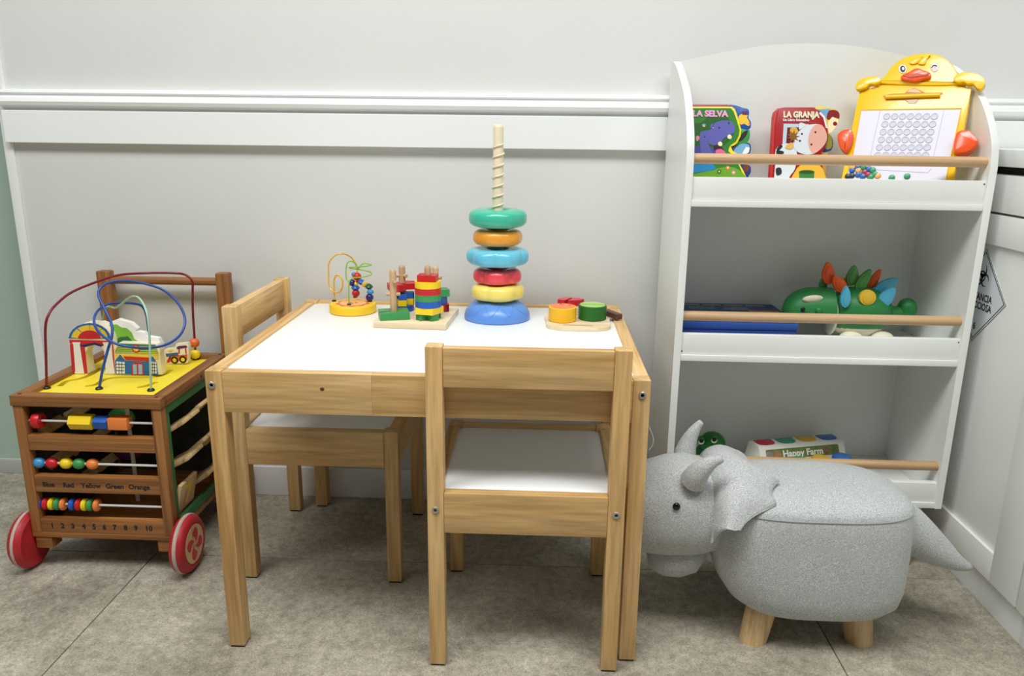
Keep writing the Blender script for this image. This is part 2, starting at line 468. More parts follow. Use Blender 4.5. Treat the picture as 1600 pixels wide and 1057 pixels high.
# diamond warning sign on the door
sg = thing('warning_sign', 'white diamond biohazard warning sign stuck on the cabinet door', 'sign', (CX + 0.0069, 0.34, 0.5))
xs = CX + 0.0068
tip = on_x(1573, 476, xs); tp = on_x(1540, 399, xs); bt = on_x(1521, 524, xs)
dc = Vector((xs, (tp.y + bt.y) / 2, (tp.z + bt.z) / 2))
hd = max((tp.z - bt.z) / 2, abs(dc.y - tip.y))
EX, EY = Vector((0, -1, 0)), Z        # seen from -x: right is -y
def dia(k): return [(0, -k), (k, 0), (0, k), (-k, 0)]
obj('backing', MB().prism(dia(hd), dc, EX, EY, 0.0005), mat('sign_white', (228, 232, 236), 0.35), sg, True)
def ring(pts_out, pts_in, o, ex, ey, d):
    m = MB(); n = len(pts_out)
    for i in range(n):
        j = (i + 1) % n
        m.prism([pts_out[i], pts_out[j], pts_in[j], pts_in[i]], o, ex, ey, d)
    return m
oo = dc + Vector((-0.0005, 0, 0))
INK = mat('print_black', (22, 22, 24), 0.5)
obj('outer_border', ring(dia(hd - .0002), dia(hd - .0012), oo, EX, EY, 0.0003), INK, sg, True)
obj('inner_border', ring(dia(hd - .005), dia(hd - .007), oo, EX, EY, 0.0003), INK, sg, True)
em = MB(); bc = (0, hd * 0.42); br = hd * 0.105
for k in range(3):
    a = 90 + 120 * k
    c_ = (bc[0] + br * 1.25 * math.cos(math.radians(a)), bc[1] + br * 1.25 * math.sin(math.radians(a)))
    outer = circ(c_[0], c_[1], br * 1.35, n=26, a0=a + 35, a1=a + 325)
    inn = circ(c_[0] + br * .25 * math.cos(math.radians(a)), c_[1] + br * .25 * math.sin(math.radians(a)), br * 1.05, n=26, a0=a + 35, a1=a + 325)
    for i in range(26):
        em.prism([outer[i], outer[i + 1], inn[i + 1], inn[i]], oo, EX, EY, 0.0003)
ro, ri = circ(bc[0], bc[1], br * 1.15, n=24), circ(bc[0], bc[1], br * 0.85, n=24)
for i in range(24): em.prism([ro[i], ro[(i + 1) % 24], ri[(i + 1) % 24], ri[i]], oo, EX, EY, 0.00031)
obj('biohazard_symbol', em, INK, sg, True)
for txt, zz, xx, al in (('SUSTANCIA', -0.02, 0, 'CENTER'), ('INFECCIOSA', -0.21, 0, 'CENTER'), ('6', -0.66, 0, 'CENTER')):
    lettering('lettering', txt, hd * 0.21, dc + Vector((-0.0006, 0, zz * hd)), EX, EY, INK, sg, True, bold=0.0004, sx=0.88)
# ================================================================== wooden activity cart
CL, CR, CF, CB = -0.747, -0.487, 0.200, 0.488
ZT = 0.334; ZBOT = 0.062
c = thing('activity_cart', 'brown wooden activity cart with red wheels, coloured beads and wire loops', 'toy cart', ((CL + CR) / 2, (CF + CB) / 2, 0))
pw = 0.0175
def cb(name, m, *a, parent=None, b=0.0012): return obj(name, MB().box(*a, b=b), m, parent or c, True)
for x0 in (CL, CR - pw):
    for y0 in (CF, CB - pw):
        cb('corner_post', teak('z'), x0, x0 + pw, y0, y0 + pw, 0.075, ZT - 0.019)
# top frame
fw = 0.021
tf = cb('top_rail', teak('x'), CL - .002, CR + .002, CF - .002, CF + fw, ZT - 0.019, ZT)
cb('top_rail', teak('x'), CL - .002, CR + .002, CB - fw, CB + .002, ZT - 0.019, ZT)
for x0, x1 in ((CL - .002, CL + fw), (CR - fw, CR + .002)):
    cb('top_rail', teak('y'), x0, x1, CF + fw + .0003, CB - fw - .0003, ZT - 0.019, ZT)
for (x, y) in ((CL + .010, CF + .009), (CR - .010, CF + .009), (CR - .010, CB - .009), (CL + .010, CB - .009)):
    obj('dowel_plug', MB().lathe([(0.0035, ZT - .001), (0.0035, ZT + .0003)], (x, y, 0), 'z', 12), mat('plug_brown', (60, 34, 18), 0.6), c, True)
pp = on_x(306, 590, CR + .002)
obj('dowel_plug', MB().lathe([(0.0035, -.001), (0.0035, .0003)], (CR + .002, 0.36, ZT - .0095), 'x', 12), mat('plug_brown', (60, 34, 18), 0.6), c, True)
# bottom board and axle blocks
cb('bottom_board', teak('x'), CL, CR, CF, CB, ZBOT + 0.003, 0.0745)
for y0 in (CF + .002, CB - .035):
    for x0 in (CL + .003, CR - .033):
        cb('axle_block', teak('x'), x0, x0 + 0.03, y0, y0 + 0.028, 0.042, ZBOT + 0.0028)
# yellow board with routed tracks
def ribbon(path, w):
    P = catmull([(p[0], p[1], 0) for p in path], 5); L_, R_ = [], []
    for i, p in enumerate(P):
        d = (P[min(i + 1, len(P) - 1)] - P[max(i - 1, 0)]).normalized(); n = Vector((-d.y, d.x, 0))
        L_.append((p.x + n.x * w, p.y + n.y * w)); R_.append((p.x - n.x * w, p.y - n.y * w))
    return L_ + R_[::-1]
yb0, yb1 = 0.315, 0.326
brd = MB().box(CL + fw - .001, CR - fw + .001, CF + fw - .001, CB - fw + .001, yb0, yb1, 0)
me = bpy.data.meshes.new('b'); brd.bm.to_mesh(me); brd.bm.free()
bo = bpy.data.objects.new('b', me); COL.objects.link(bo)
cut = MB()
def g(u, v): p = on_z(u, v, yb1); return (p.x, p.y)
for path in ([g(93, 604), g(105, 596), g(125, 592), g(143, 585), g(158, 575)], [g(133, 604), g(150, 601), g(165, 593), g(190, 590), g(225, 590), g(252, 587), g(268, 578)],
             [g(214, 606), g(230, 603), g(245, 597)]):
    cut.prism(ribbon(path, 0.0052), (0, 0, yb0 - 0.004), X, Y, 0.03)
bmesh.ops.recalc_face_normals(cut.bm, faces=cut.bm.faces[:])
cm = bpy.data.meshes.new('c'); cut.bm.to_mesh(cm); cut.bm.free()
co = bpy.data.objects.new('c', cm); COL.objects.link(co)
md = bo.modifiers.new('b', 'BOOLEAN'); md.operation = 'DIFFERENCE'; md.object = co; md.solver = 'EXACT'; md.use_self = True
bpy.context.view_layer.update()
me2 = bpy.data.meshes.new_from_object(bo.evaluated_get(bpy.context.evaluated_depsgraph_get()))
for o_ in (bo, co): bpy.data.objects.remove(o_)
me2.transform(INV[c.name]); me2.name = 'track_board'; me2.materials.clear(); me2.materials.append(mat('board_yellow', (248, 226, 52), 0.4))
tb = bpy.data.objects.new('track_board', me2); COL.objects.link(tb); tb.parent = c
# handle at the back
for (x0, x1) in ((-0.744, -0.717), (-0.499, -0.472)):
    cb('handle_post', teak('z'), x0, x1, CB + .0025, CB + 0.0255, 0.20, 0.500, b=0.004)
obj('handle_bar', MB().lathe([(0.0082, -0.717), (0.0082, -0.499)], (0, CB + 0.014, 0.481), 'x', 18), teak('x'), c, True)
# front slats, rods and beads
def zf(v, y=CF): return on_y(150, v, y).z
for (va, vb, txt) in ((684, 707, None), (747, 772, 'w'), (814, 838, 'n')):
    z1_, z0_ = zf(va), zf(vb)
    sl = cb('front_slat', teak('x'), CL + pw + .0002, CR - pw - .0002, CF + .001, CF + .016, max(z0_, 0.0748), z1_)
    zc = (max(z0_, 0.0748) + z1_) / 2
    if txt == 'w':
        for w, u in (('Blue', 76), ('Red', 107), ('Yellow', 142), ('Green', 179), ('Orange', 217)):
            lettering('lettering', w, 0.0125, (on_y(u, 763, CF).x, CF + .0008, zc - .001), X, Z, INK, c, True, bold=0.0003)
    if txt == 'n':
        for k in range(10):
            u = [82, 98, 114, 131, 147, 163, 179, 196, 212, 232][k]
            lettering('lettering', str(k + 1), 0.0135, (on_y(u, 827, CF).x, CF + .0008, zc), X, Z, INK, c, True, bold=0.0004)
RY = CF + 0.013
rodm = mat('white_rod', (226, 228, 224), 0.35)
def rod(v):
    z = on_y(200, v, RY).z
    obj('rod', MB().tube([(CL + pw - .004, RY, z), (CR - pw + .004, RY, z)], 0.0022, 10), rodm, c, True)
    return z
def bx_(u, v): return on_y(u, v, RY).x
z = rod(661)
obj('bead', MB().lathe([(0.0125, -.007), (0.014, -.005), (0.014, .005), (0.0125, .007)], (bx_(60, 661), RY, z), 'x', 24), RED, c, True)
hexa = [(0.014 * math.cos(math.radians(60 * k)) , 0.014 * math.sin(math.radians(60 * k))) for k in range(6)]
obj('bead', MB().prism(hexa, (bx_(112, 661), RY, z), Y, Z, 0.040, 0.0015), YEL, c, True)
pent = [(0.0125 * math.cos(math.radians(90 + 72 * k)), 0.0125 * math.sin(math.radians(90 + 72 * k))) for k in range(5)]
obj('bead', MB().prism(pent, (bx_(150, 661), RY, z), Y, Z, 0.024, 0.0015), BLU, c, True)
obj('bead', MB().box(bx_(172.5, 661), bx_(203, 661), RY - .0105, RY + .0105, z - .0105, z + .0105, 0.0015), ORG, c, True)
z = rod(727)
for u, m in ((62, mat('sky_blue_paint', (64, 150, 206), 0.3)), (82, RED), (104, YEL), (124, GRN), (145, ORG)):
    obj('bead', MB().ell((bx_(u, 727), RY, z), 0.0112, 0.0098, 0.0098), m, c, True)
z = rod(791)
for u, m in zip((64, 73, 82, 91, 100, 114, 124, 133, 142, 152), (BLU, RED, YEL, GRN, ORG) * 2):
    obj('bead', MB().lathe([(0.0025, -.0044), (0.0085, -.0044), (0.0112, -.002), (0.0112, .002), (0.0085, .0044), (0.0025, .0044)], (bx_(u, 791), RY, z), 'x', 24, closed=True), m, c, True)
# side, left and back panels
GP = mat('green_panel', (52, 116, 66), 0.5)
fo, fi = (CF + pw, CB - pw, 0.0755, ZT - .0195), (CF + pw + .012, CB - pw - .012, 0.094, ZT - .036)
for xx in (CR - 0.008, CL + 0.001):
    m = MB()
    m.box(xx, xx + .007, fo[0] + .0003, fo[1] - .0003, fi[3], fo[3], 0.0006); m.box(xx, xx + .007, fo[0] + .0003, fo[1] - .0003, fo[2], fi[2], 0.0006)
    m.box(xx, xx + .007, fo[0] + .0003, fi[0], fi[2], fi[3], 0.0006); m.box(xx, xx + .007, fi[1], fo[1] - .0003, fi[2], fi[3], 0.0006)
    obj('side_frame', m, GP, c, True)
cb('back_panel', mat('shade_dark_back', (54, 62, 52), 0.6, 0, 1, 0.5, 30), CL + pw, CR - pw, CB - .012, CB - .006, 0.0755, ZT - .0195)  # added to close the cart; its dark colour stands for the shade inside
cb('added_inner_panel', mat('shade_dark_inside', (46, 50, 58), 0.6, 0, 1, 0.5, 30), CL + .010, CL + .014, CF + pw, CB - pw, 0.0755, ZT - .0195)  # added sheet behind the left frame, interior shade put into its dark colour
# turning tiles on the near and far side
ty = (fi[1] - fi[0]) / 3
rows = [fi[2] + (fi[3] - fi[2]) * (k + .5) / 3 for k in range(3)]
angs = [[12, 55, 40], [62, 50, 30], [58, 48, 60]]
PALE = raww('z')
for side_x in (CR - 0.0045, CL + 0.0045):
    for r_, zc in enumerate(rows):
        obj('rod', MB().tube([(side_x, fi[0] - .004, zc), (side_x, fi[1] + .004, zc)], 0.0018, 8), STEEL, c, True)
        for k in range(3):
            yc = fi[0] + ty * (k + .5)
            a = math.radians(angs[r_][k]) * (1 if side_x > -0.6 else -1)
            M = Matrix.Translation((side_x, yc, zc)) @ Matrix.Rotation(a, 4, 'Y')
            m = MB().box(-.004, .004, -ty * .44, ty * .44, -.029, .029, b=0.003, mtx=M)
            tl = obj('number_tile', m, PALE, c, True)
            if side_x > -0.6:
                num = str([[7, 8, 9], [4, 5, 6], [1, 2, 3]][r_][k])
                o_ = M @ Vector((.0043, 0, 0)); R3 = M.to_3x3()
                lettering('lettering', num, 0.05, o_, R3 @ Y, R3 @ Z, YEL, tl, True, bold=0.002)
# loose-looking animal shapes hanging inside
for (u, v, y, r_, m) in ((120, 652, .30, .012, CREAM), (108, 705, .33, .013, raww('z')), (200, 705, .36, .02, mat('plum', (96, 34, 96), .5)), (190, 652, .36, .018, GRN), (135, 770, .33, .012, mat('plum', (96, 34, 96), .5)), (215, 780, .38, .012, mat('teal_toy', (30, 96, 104), .5))):
    p = on_y(u, v, y)
    obj('inside_figure', MB().ell(p, r_ * 1.5, r_ * .5, r_), m, c, True)
obj('spindle', MB().tube([(-0.62, .33, .076), (-0.62, .33, .314)], 0.004, 8), rodm, c, True)
# wheels
def wheel(xin, xout, y, z, R):
    sgn = 1 if xout > xin else -1; w = abs(xout - xin)
    prof = [(0.006, 0), (R * .45, 0), (R * .55, w * .06), (R * .86, w * .06), (R * .96, w * .22), (R, w * .38)]
    p2 = [(R * .985, w * .62), (R * .95, w * .80), (R * .88, w * .94), (R * .74, w), (R * .70, w * .96), (0.0, w * .96)]
    mid = [(R, w * .38), (R * 1.003, w * .5), (R * .985, w * .62)]
    wh = obj('wheel', MB().lathe([(a, xin + sgn * h) for a, h in prof + [(R * 1.0, w * .5)] + p2], (0, y, z), 'x', 48), mat('worn_red', (176, 34, 44), 0.5, 0.1, 300, 0.12, 60), c, True)
    obj('worn_band', MB().lathe([(R * .985, xin + sgn * w * .36), (R * 1.012, xin + sgn * w * .42), (R * 1.012, xin + sgn * w * .56), (R * .985, xin + sgn * w * .62)], (0, y, z), 'x', 48), mat('worn_grey', (186, 172, 160), 0.7, 0.1, 300, 0.12, 80), wh, True)
    xh = xin + sgn * w * .97
    obj('hub_disc', MB().lathe([(R * .66, xh - sgn * .001), (R * .66, xh + sgn * .0008), (0, xh + sgn * .0008)], (0, y, z), 'x', 40), raww('z'), wh, True)
    for k in range(4):
        a0 = math.radians(90 * k + 20); r1 = R * .56
        pts = []
        for i in range(9):
            t_ = i / 8; a = a0 + t_ * 1.0; rr = 0.08 * R + (r1 - .08 * R) * math.sin(t_ * math.pi / 2); pts.append((rr * math.cos(a), rr * math.sin(a)))
        for i in range(9):
            t_ = 1 - i / 8; a = a0 + 0.05 + t_ * .98 + .95 * math.sin(t_ * math.pi) ; rr = 0.08 * R + (r1 - .08 * R) * t_; pts.append((rr * math.cos(a), rr * math.sin(a)))
        m = MB().prism(pts, (xh + sgn * .0008, y, z), Y * sgn, Z, 0.0004)
        obj('fan_blade', m, RED, wh, True)
WR = 0.0535
for y in (CF + 0.014, CB - 0.021):
    wheel(CR - .004 if False else CR + .001, CR + .029, y, WR, WR)
    wheel(CL - .001, CL - .029, y, WR, WR)
# scenery cut-outs on the board
def outline(px, y, n=0):
    return [(on_y(u, v, y).x, on_y(u, v, y).z) for u, v in px]
SY = on_z(160, 586, yb1).y           # front face of the scenery
BRT = mat('print_green', (126, 190, 66), 0.45)
ar = [(113, 586), (107, 532)] + [(140 + 34 * -math.cos(math.radians(a)), 530 - 25 * math.sin(math.radians(a))) for a in range(10, 180, 17)] + [(176, 532), (180, 586), (166, 586), (164, 552), (158, 543), (148, 539.5), (138, 542), (133, 552), (138, 584), (137, 586)]
zmin = yb1 + .0002
def cut_out(name, px, y, d, m, mn=True, parent=None):
    P = outline(px, y); P = [(a, max(b, zmin)) if mn else (a, b) for a, b in P]
    return obj(name, MB().prism(P, (0, y + d, 0), X, Z, d, 0.0006), m, parent or c, True)
def paint(px, y, m, parent, k=1):
    P = outline(px, y)
    return obj('painted_shape', MB().prism(P, (0, y - .0003 * (k - 1), 0), X, Z, 0.0003), m, parent, True)
A_ = cut_out('arch_panel', ar, SY, 0.024, CREAM)
PB = mat('print_blue', (40, 110, 176), 0.45); PY = mat('print_yellow', (246, 206, 60), 0.45); PR = mat('print_red', (206, 44, 48), 0.45)
PGd = mat('print_dark_green', (44, 110, 58), .45)
ac = (140, 530)
def fan(r0, r1, a0, a1, cy=530, sy=.76, n=10):
    o = [(ac[0] - r1 * math.cos(math.radians(a0 + (a1 - a0) * i / n)), cy - sy * r1 * math.sin(math.radians(a0 + (a1 - a0) * i / n))) for i in range(n + 1)]
    q = [(ac[0] - r0 * math.cos(math.radians(a0 + (a1 - a0) * i / n)), cy - sy * r0 * math.sin(math.radians(a0 + (a1 - a0) * i / n))) for i in range(n + 1)]
    return o + q[::-1]
paint(fan(0.5, 33, 2, 178), SY, PB, A_, 1)
for a in (6, 50, 92, 134): paint(fan(14, 28.5, a, a + 40), SY, PY, A_, 2)
paint(fan(0.5, 18, 3, 177), SY, PR, A_, 3)
paint([(108, 531), (176, 533), (176, 538), (162, 540), (148, 537), (130, 541), (109, 537)], SY, PR, A_, 1)
paint([(109, 538), (116, 538), (122, 584), (113, 585)], SY, PR, A_, 1); paint([(125, 541), (132.5, 541), (137, 584), (131, 584)], SY, PR, A_, 1)
paint([(164, 541), (169, 541), (172, 584), (167, 584)], SY, PR, A_, 1); paint([(175, 538), (177, 538), (180, 585), (178, 585)], SY, PR, A_, 1)
paint([(124, 540), (148, 536), (162, 539.5), (158, 542), (147, 539), (133, 542.5)], SY, mat('navy', (32, 40, 110), .45), A_, 2)
for u0, u1 in ((113, 126), (160.5, 174)):
    paint([(u0, 535), (u1, 535), (u1 - 1, 539), (u1 + 5, 578), (u1 + 6, 584), (u0 + 4, 584), (u0 + 5, 578), (u0 + 2, 539)], SY, PWHITE, A_, 3)
# green tree with white cloud edge behind
tr = [(170, 586), (150, 520), (158, 508), (170, 505), (184, 501), (198, 506), (212, 514), (214, 522), (226, 524), (236, 528), (248, 530), (254, 540), (252, 586)]
T_ = cut_out('house_panel', [(179, 586), (178, 545), (182, 538), (186, 536), (246, 538), (251, 548), (250, 553), (253, 586)], SY + .0003, 0.016, CREAM)
G_ = cut_out('tree_panel', [(172, 586), (168, 540), (158, 520), (150, 508), (158, 503), (166, 506), (184, 499), (204, 505), (214, 514), (211, 518), (225, 520), (228, 526), (247, 529), (252, 538), (252, 586)], SY + .0166, 0.012, PWHITE)
paint([(161, 545), (162, 515), (170, 508), (182, 507), (190, 512), (198, 513), (206, 520), (210, 530), (217, 534), (218, 545)], SY + .0166, BRT, G_, 1)
paint([(180, 537), (182, 530), (188, 527), (200, 526), (206, 532), (207, 537)], SY + .0166, PGd, G_, 2)
paint([(179, 552), (184, 538), (244, 540), (248, 555)], SY, PY, T_, 1)
paint([(180, 550), (186, 537), (243, 539), (247, 553)], SY, mat('print_teal', (60, 130, 110), .45), T_, 2)
for k in range(4):
    v0 = 540.5 + k * 2.9
    paint([(184.5 - k, v0), (243.5 + k * .8, v0 + 1.3), (244 + k * .8, v0 + 3.1), (184 - k, v0 + 1.8)], SY, mat('print_lime', (186, 206, 70), .45), T_, 3)
paint([(180, 554), (247, 556), (248, 562), (181, 560)], SY, PY, T_, 1)
paint([(181, 585), (180, 564), (188, 554), (196, 564), (228, 566), (239, 557), (245, 567), (247, 586)], SY, PB, T_, 2)
paint([(193, 557), (234, 559), (232, 565), (197, 562.5)], SY, PR, T_, 3)
for u0, u1 in ((182, 195), (236.5, 244.5)):
    w_p = paint([(u0, 565), (u1, 566), (u1 + .5, 584), (u0 + .5, 584)], SY, PWHITE, T_, 3)
    for k in range(3): paint([(u0, 568.5 + 5 * k), (u1, 569.2 + 5 * k), (u1, 570 + 5 * k), (u0, 569.4 + 5 * k)], SY, INK, T_, 4)
    for k in (1, 2): paint([(u0 + (u1 - u0) * k / 3 - .35, 565.5), (u0 + (u1 - u0) * k / 3 + .35, 565.5), (u0 + (u1 - u0) * k / 3 + .6, 584), (u0 + (u1 - u0) * k / 3 - .2, 584)], SY, INK, T_, 4)
paint([(206, 586), (206, 569), (212, 566.5), (219, 566.5), (224, 569.5), (225, 586)], SY, PR, T_, 3)
for u0 in (208.5, 217): paint([(u0, 585), (u0 - .5, 569.5), (u0 + 5.5, 569.7), (u0 + 6, 585)], SY, mat('print_pale_blue', (160, 196, 222), .45), T_, 4)
sp = on_y(213, 545, SY)
obj('painted_shape', MB().prism(circ(sp.x, sp.z, .0078), (0, SY - .0009, 0), X, Z, .0004), PR, T_, True)
obj('painted_shape', MB().prism(circ(sp.x, sp.z, .0052), (0, SY - .0013, 0), X, Z, .0003), PY, T_, True)
# little train
ty_ = on_z(275, 570, yb1).y
TN = cut_out('train', [(258, 568), (257, 560), (254, 558), (256, 548), (258, 546), (268, 545), (273, 543), (275, 538), (293, 536), (295, 540), (294, 566), (292, 568), (262, 570)], ty_, 0.010, CREAM)
for px, m, k in (([(260, 567), (264, 558), (267, 558), (265, 567)], PR, 1), ([(259, 553), (278, 551), (279, 556), (260, 558)], mat('print_slate', (70, 104, 140), .45), 1),
                 ([(265, 557), (293, 554), (293, 563), (266, 566)], mat('print_orange', (214, 100, 50), .45), 1), ([(276, 543), (279, 541), (291, 540), (293, 543), (277, 546)], mat('plum', (96, 34, 96), .5), 2),
                 ([(279, 546), (281, 545), (281, 553), (279, 553)], PR, 2), ([(289, 544), (291, 544), (292, 553), (290, 553)], PR, 2), ([(262, 547), (271, 546.5), (268, 550), (264, 550)], PY, 2)):
    paint(px, ty_, m, TN, k)
for u, v in ((273, 563), (286, 562)):
    p = on_y(u, v, ty_)
    obj('train_wheel', MB().prism(circ(p.x, p.z, .0072), (0, ty_ - .0006, 0), X, Z, .0004), INK, TN, True)
    obj('train_wheel', MB().prism(circ(p.x, p.z, .004), (0, ty_ - .001, 0), X, Z, .0003), YEL, TN, True)
# wires with black feet
def wire(px, r, m, feet):
    P = [on_y(u, v, y) for u, v, y in px]
    obj('wire', MB().tube(catmull(P, 8), r, 10), m, c, True)
    for (u, v) in feet:
        p = on_z(u, v, yb1)
        obj('wire_socket', MB().lathe([(0.0065, 0), (0.0065, .002), (0.0045, .004), (0, .004)], (p.x, p.y, yb1 + .0001), 'z', 16), BLACK, c, True)
yr = on_z(73, 607, yb1).y; ybk = on_z(306, 563, yb1).y
wire([(73, 607, yr), (72, 560, yr), (71, 512, yr), (77, 490, yr + .01), (90, 474, yr + .03), (112, 457, yr + .06), (150, 441, yr + .10), (186, 430, yr + .14), (230, 427, yr + .18), (270, 427, ybk - .01),
      (289, 429.5, ybk), (300, 439, ybk), (301, 455, ybk), (301, 475, ybk), (302, 500, ybk), (304, 530, ybk), (306, 562, ybk)], 0.0023, DKRED, ((73.5, 607.5), (306, 562)))
yb_ = on_z(155, 608, yb1).y
wire([(155, 608, yb_), (160, 580, yb_ + .005), (169, 545, yb_ + .02), (175, 525, yb_ + .03), (174, 506, yb_ + .04), (164, 484, yb_ + .05), (154, 462, yb_ + .06), (158, 449, yb_ + .07), (174, 441, yb_ + .09), (200, 439.5, yb_ + .12),
      (228, 444, yb_ + .14), (256, 454, yb_ + .15), (278, 474, yb_ + .15), (289, 498, yb_ + .14), (284, 520, yb_ + .12), (266, 536, yb_ + .09), (240, 543.5, yb_ + .06), (210, 543.5, yb_ + .02), (180, 537, yb_ + .01),
      (156, 521, yb_ + .02), (147, 503, yb_ + .05), (152, 487, yb_ + .09), (168, 476, yb_ + .12), (190, 473.5, yb_ + .15), (212, 475, yb_ + .17), (224, 481, yb_ + .18), (230, 500, yb_ + .185), (233, 530, yb_ + .19)], 0.0024, mat('blue_wire', (36, 78, 160), .35), ((155, 608.5),))
yg = on_z(236, 611, yb1).y
wire([(236, 611, yg), (235, 575, yg), (234, 540, yg + .005), (232, 505, yg + .01), (227, 482, yg + .02), (218, 467, yg + .04), (209, 463.5, yg + .06), (200, 467, yg + .08), (190, 475, yg + .10), (180, 481.5, yg + .12), (169, 479.5, yg + .14), (163, 486, yg + .16), (161, 500, yg + .17), (162, 530, yg + .17)],
     0.0020, mat('mint_wire', (168, 208, 182), .35), ((236, 611),))
for u, v, m, r_ in ((305, 553.5, YEL, 0.0102), (303.5, 536, mat('orange_bead', (224, 112, 56), .35), 0.0102)):
    obj('bead', MB().ell(on_y(u, v, ybk), r_, r_, r_ * .98), m, c, True)
# ================================================================== toys on the table
# bead maze on a round yellow base
bmc = Vector((-0.2010, 0.414, TOP)); BR_ = 0.0445
b = thing('bead_maze', 'small bead maze with yellow and green wires on a round yellow base', 'bead maze', bmc)
obj('base', MB().lathe([(BR_ - .002, 0), (BR_, .002), (BR_, .0145), (BR_ - .0015, .0165), (0, .0165)], (0, 0, 0), 'z', 48), mat('maze_yellow', (242, 198, 42), 0.4), b)
pt = [(math.cos(a) * (0.030 + .0022 * math.cos(9 * a)), math.sin(a) * (0.030 + .0022 * math.cos(9 * a))) for a in [2 * math.pi * k / 90 for k in range(90)]]
obj('printed_edge', MB().prism(pt, (0, 0, .0166), X, Y, 0.0003), mat('coral_print', (214, 96, 70), .5), b)
obj('printed_face', MB().prism(circ(0, 0, .0255, n=36), (0, 0, .0169), X, Y, 0.0003), mat('peach_print', (240, 178, 110), .5), b)
for (x, y) in ((-.005, .003), (.006, .002), (0, -.006)):
    obj('printed_mark', MB().prism(circ(x, y, .0022, n=10), (0, 0, .0172), X, Y, 0.0002), INK, b)
zt = TOP + .0166
def mz(u, v): p = on_z(u, v, zt); return p
f1, f2, f3, f4 = mz(522, 471), mz(545.5, 477), mz(555, 465), mz(578, 471.5)
for f in (f1, f2, f3, f4):
    obj('wire_socket', MB().lathe([(.0042, 0), (.0042, .0015), (.003, .003), (0, .003)], (f.x, f.y, zt), 'z', 14), BLACK, b, True)
def mw(px, m, r=0.0013): obj('wire', MB().tube(catmull([on_y(u, v, y) for u, v, y in px], 8), r, 8), m, b, True)
yw = mat('yellow_wire', (226, 176, 36), .3); gw = mat('lime_wire', (126, 190, 58), .3)
mw([(522.5, 471, f1.y), (522, 455, f1.y), (522, 438, f1.y - .003), (526.5, 430.5, f1.y - .008), (533, 434, f1.y - .014), (535.5, 443, f1.y - .016), (533, 454, f1.y - .012), (527, 457.5, f1.y - .006), (519, 455, f1.y), (514, 446, f1.y + .005),
    (513.5, 428, f1.y + .006), (514, 412, f1.y + .006), (522, 400.5, f1.y + .008), (535, 396.7, f1.y + .01), (548, 402, f3.y - .004), (556, 413, f3.y), (558.5, 425, f3.y), (557.5, 445, f3.y), (555.5, 465, f3.y)], yw, 0.0015)
mw([(545.5, 477, f2.y), (545, 455, f2.y), (546, 440, f2.y), (552, 434.5, f2.y + .004), (564, 433.5, f2.y + .008), (576, 431, f2.y + .012), (581, 428, f2.y + .02), (576, 424.5, f2.y + .028), (562, 421.5, f2.y + .03), (548, 419.5, f2.y + .02), (546.5, 417.8, f2.y + .012),
    (556, 417.5, f2.y + .012), (570, 416.5, f2.y + .014), (580, 414.5, f2.y + .02), (576, 412.7, f2.y + .028), (567, 412.5, f2.y + .03), (563, 416, f2.y + .03), (560, 419, f2.y + .025), (554, 411, f2.y + .02), (548, 408.5, f2.y + .016), (542.5, 412, f2.y + .012), (540.5, 425, f2.y + .012), (541.5, 436, f2.y + .012), (545, 441, f2.y + .01)], gw, 0.0012)
dk = mat('dark_wire', (40, 48, 80), .3)
mw([(555, 465, f3.y), (555, 452, f3.y), (556, 443, f3.y), (561, 439.5, f3.y - .01), (568, 442, f3.y - .02), (575, 447, f4.y + .01), (578, 454, f4.y), (578, 471, f4.y)], dk, 0.0012)
def dbl(r, h): return [(r * .25, -h), (r * .7, -h * .55), (r, 0), (r * .7, h * .55), (r * .25, h)]
for u, v, y, r_, m, kind in ((556, 458.5, f3.y, 5.6, RED, 0), (555.5, 450, f3.y, 6.2, BLU, 1), (550, 442, f3.y, 5, mat('violet_paint', (52, 36, 120), .3), 0), (558, 432.5, f3.y, 6, RED, 0), (553.5, 429.5, f3.y + .006, 4, mat('sky_blue_paint', (64, 150, 206), .3), 0), (556.5, 443.5, f3.y, 3.4, YEL, 0),
                             (564.5, 441, f3.y - .012, 5.6, BLU, 1), (570.5, 444.5, f3.y - .02, 4.8, mat('pale_yellow_paint', (236, 206, 96), .3), 0), (576.5, 448.3, f4.y + .008, 6, mat('bottle_green', (20, 92, 58), .3), 1), (578.7, 456.5, f4.y, 5.2, mat('sky_blue_paint', (64, 150, 206), .3), 2), (577.5, 465, f4.y, 5.6, mat('violet_paint', (52, 36, 120), .3), 0)):
    p = on_y(u, v, y); R_ = 1.1 * r_ / 1212.76 * (p - Vector(CAM[:3])).dot(fw_)
    if kind == 1: m_ = MB().lathe(dbl(R_, R_ * .75), p, 'z', 16)
    else: m_ = MB().ell(p, R_, R_, R_ * (.7 if kind == 2 else 1), 14, 10)
    obj('bead', m_, m, b, True)

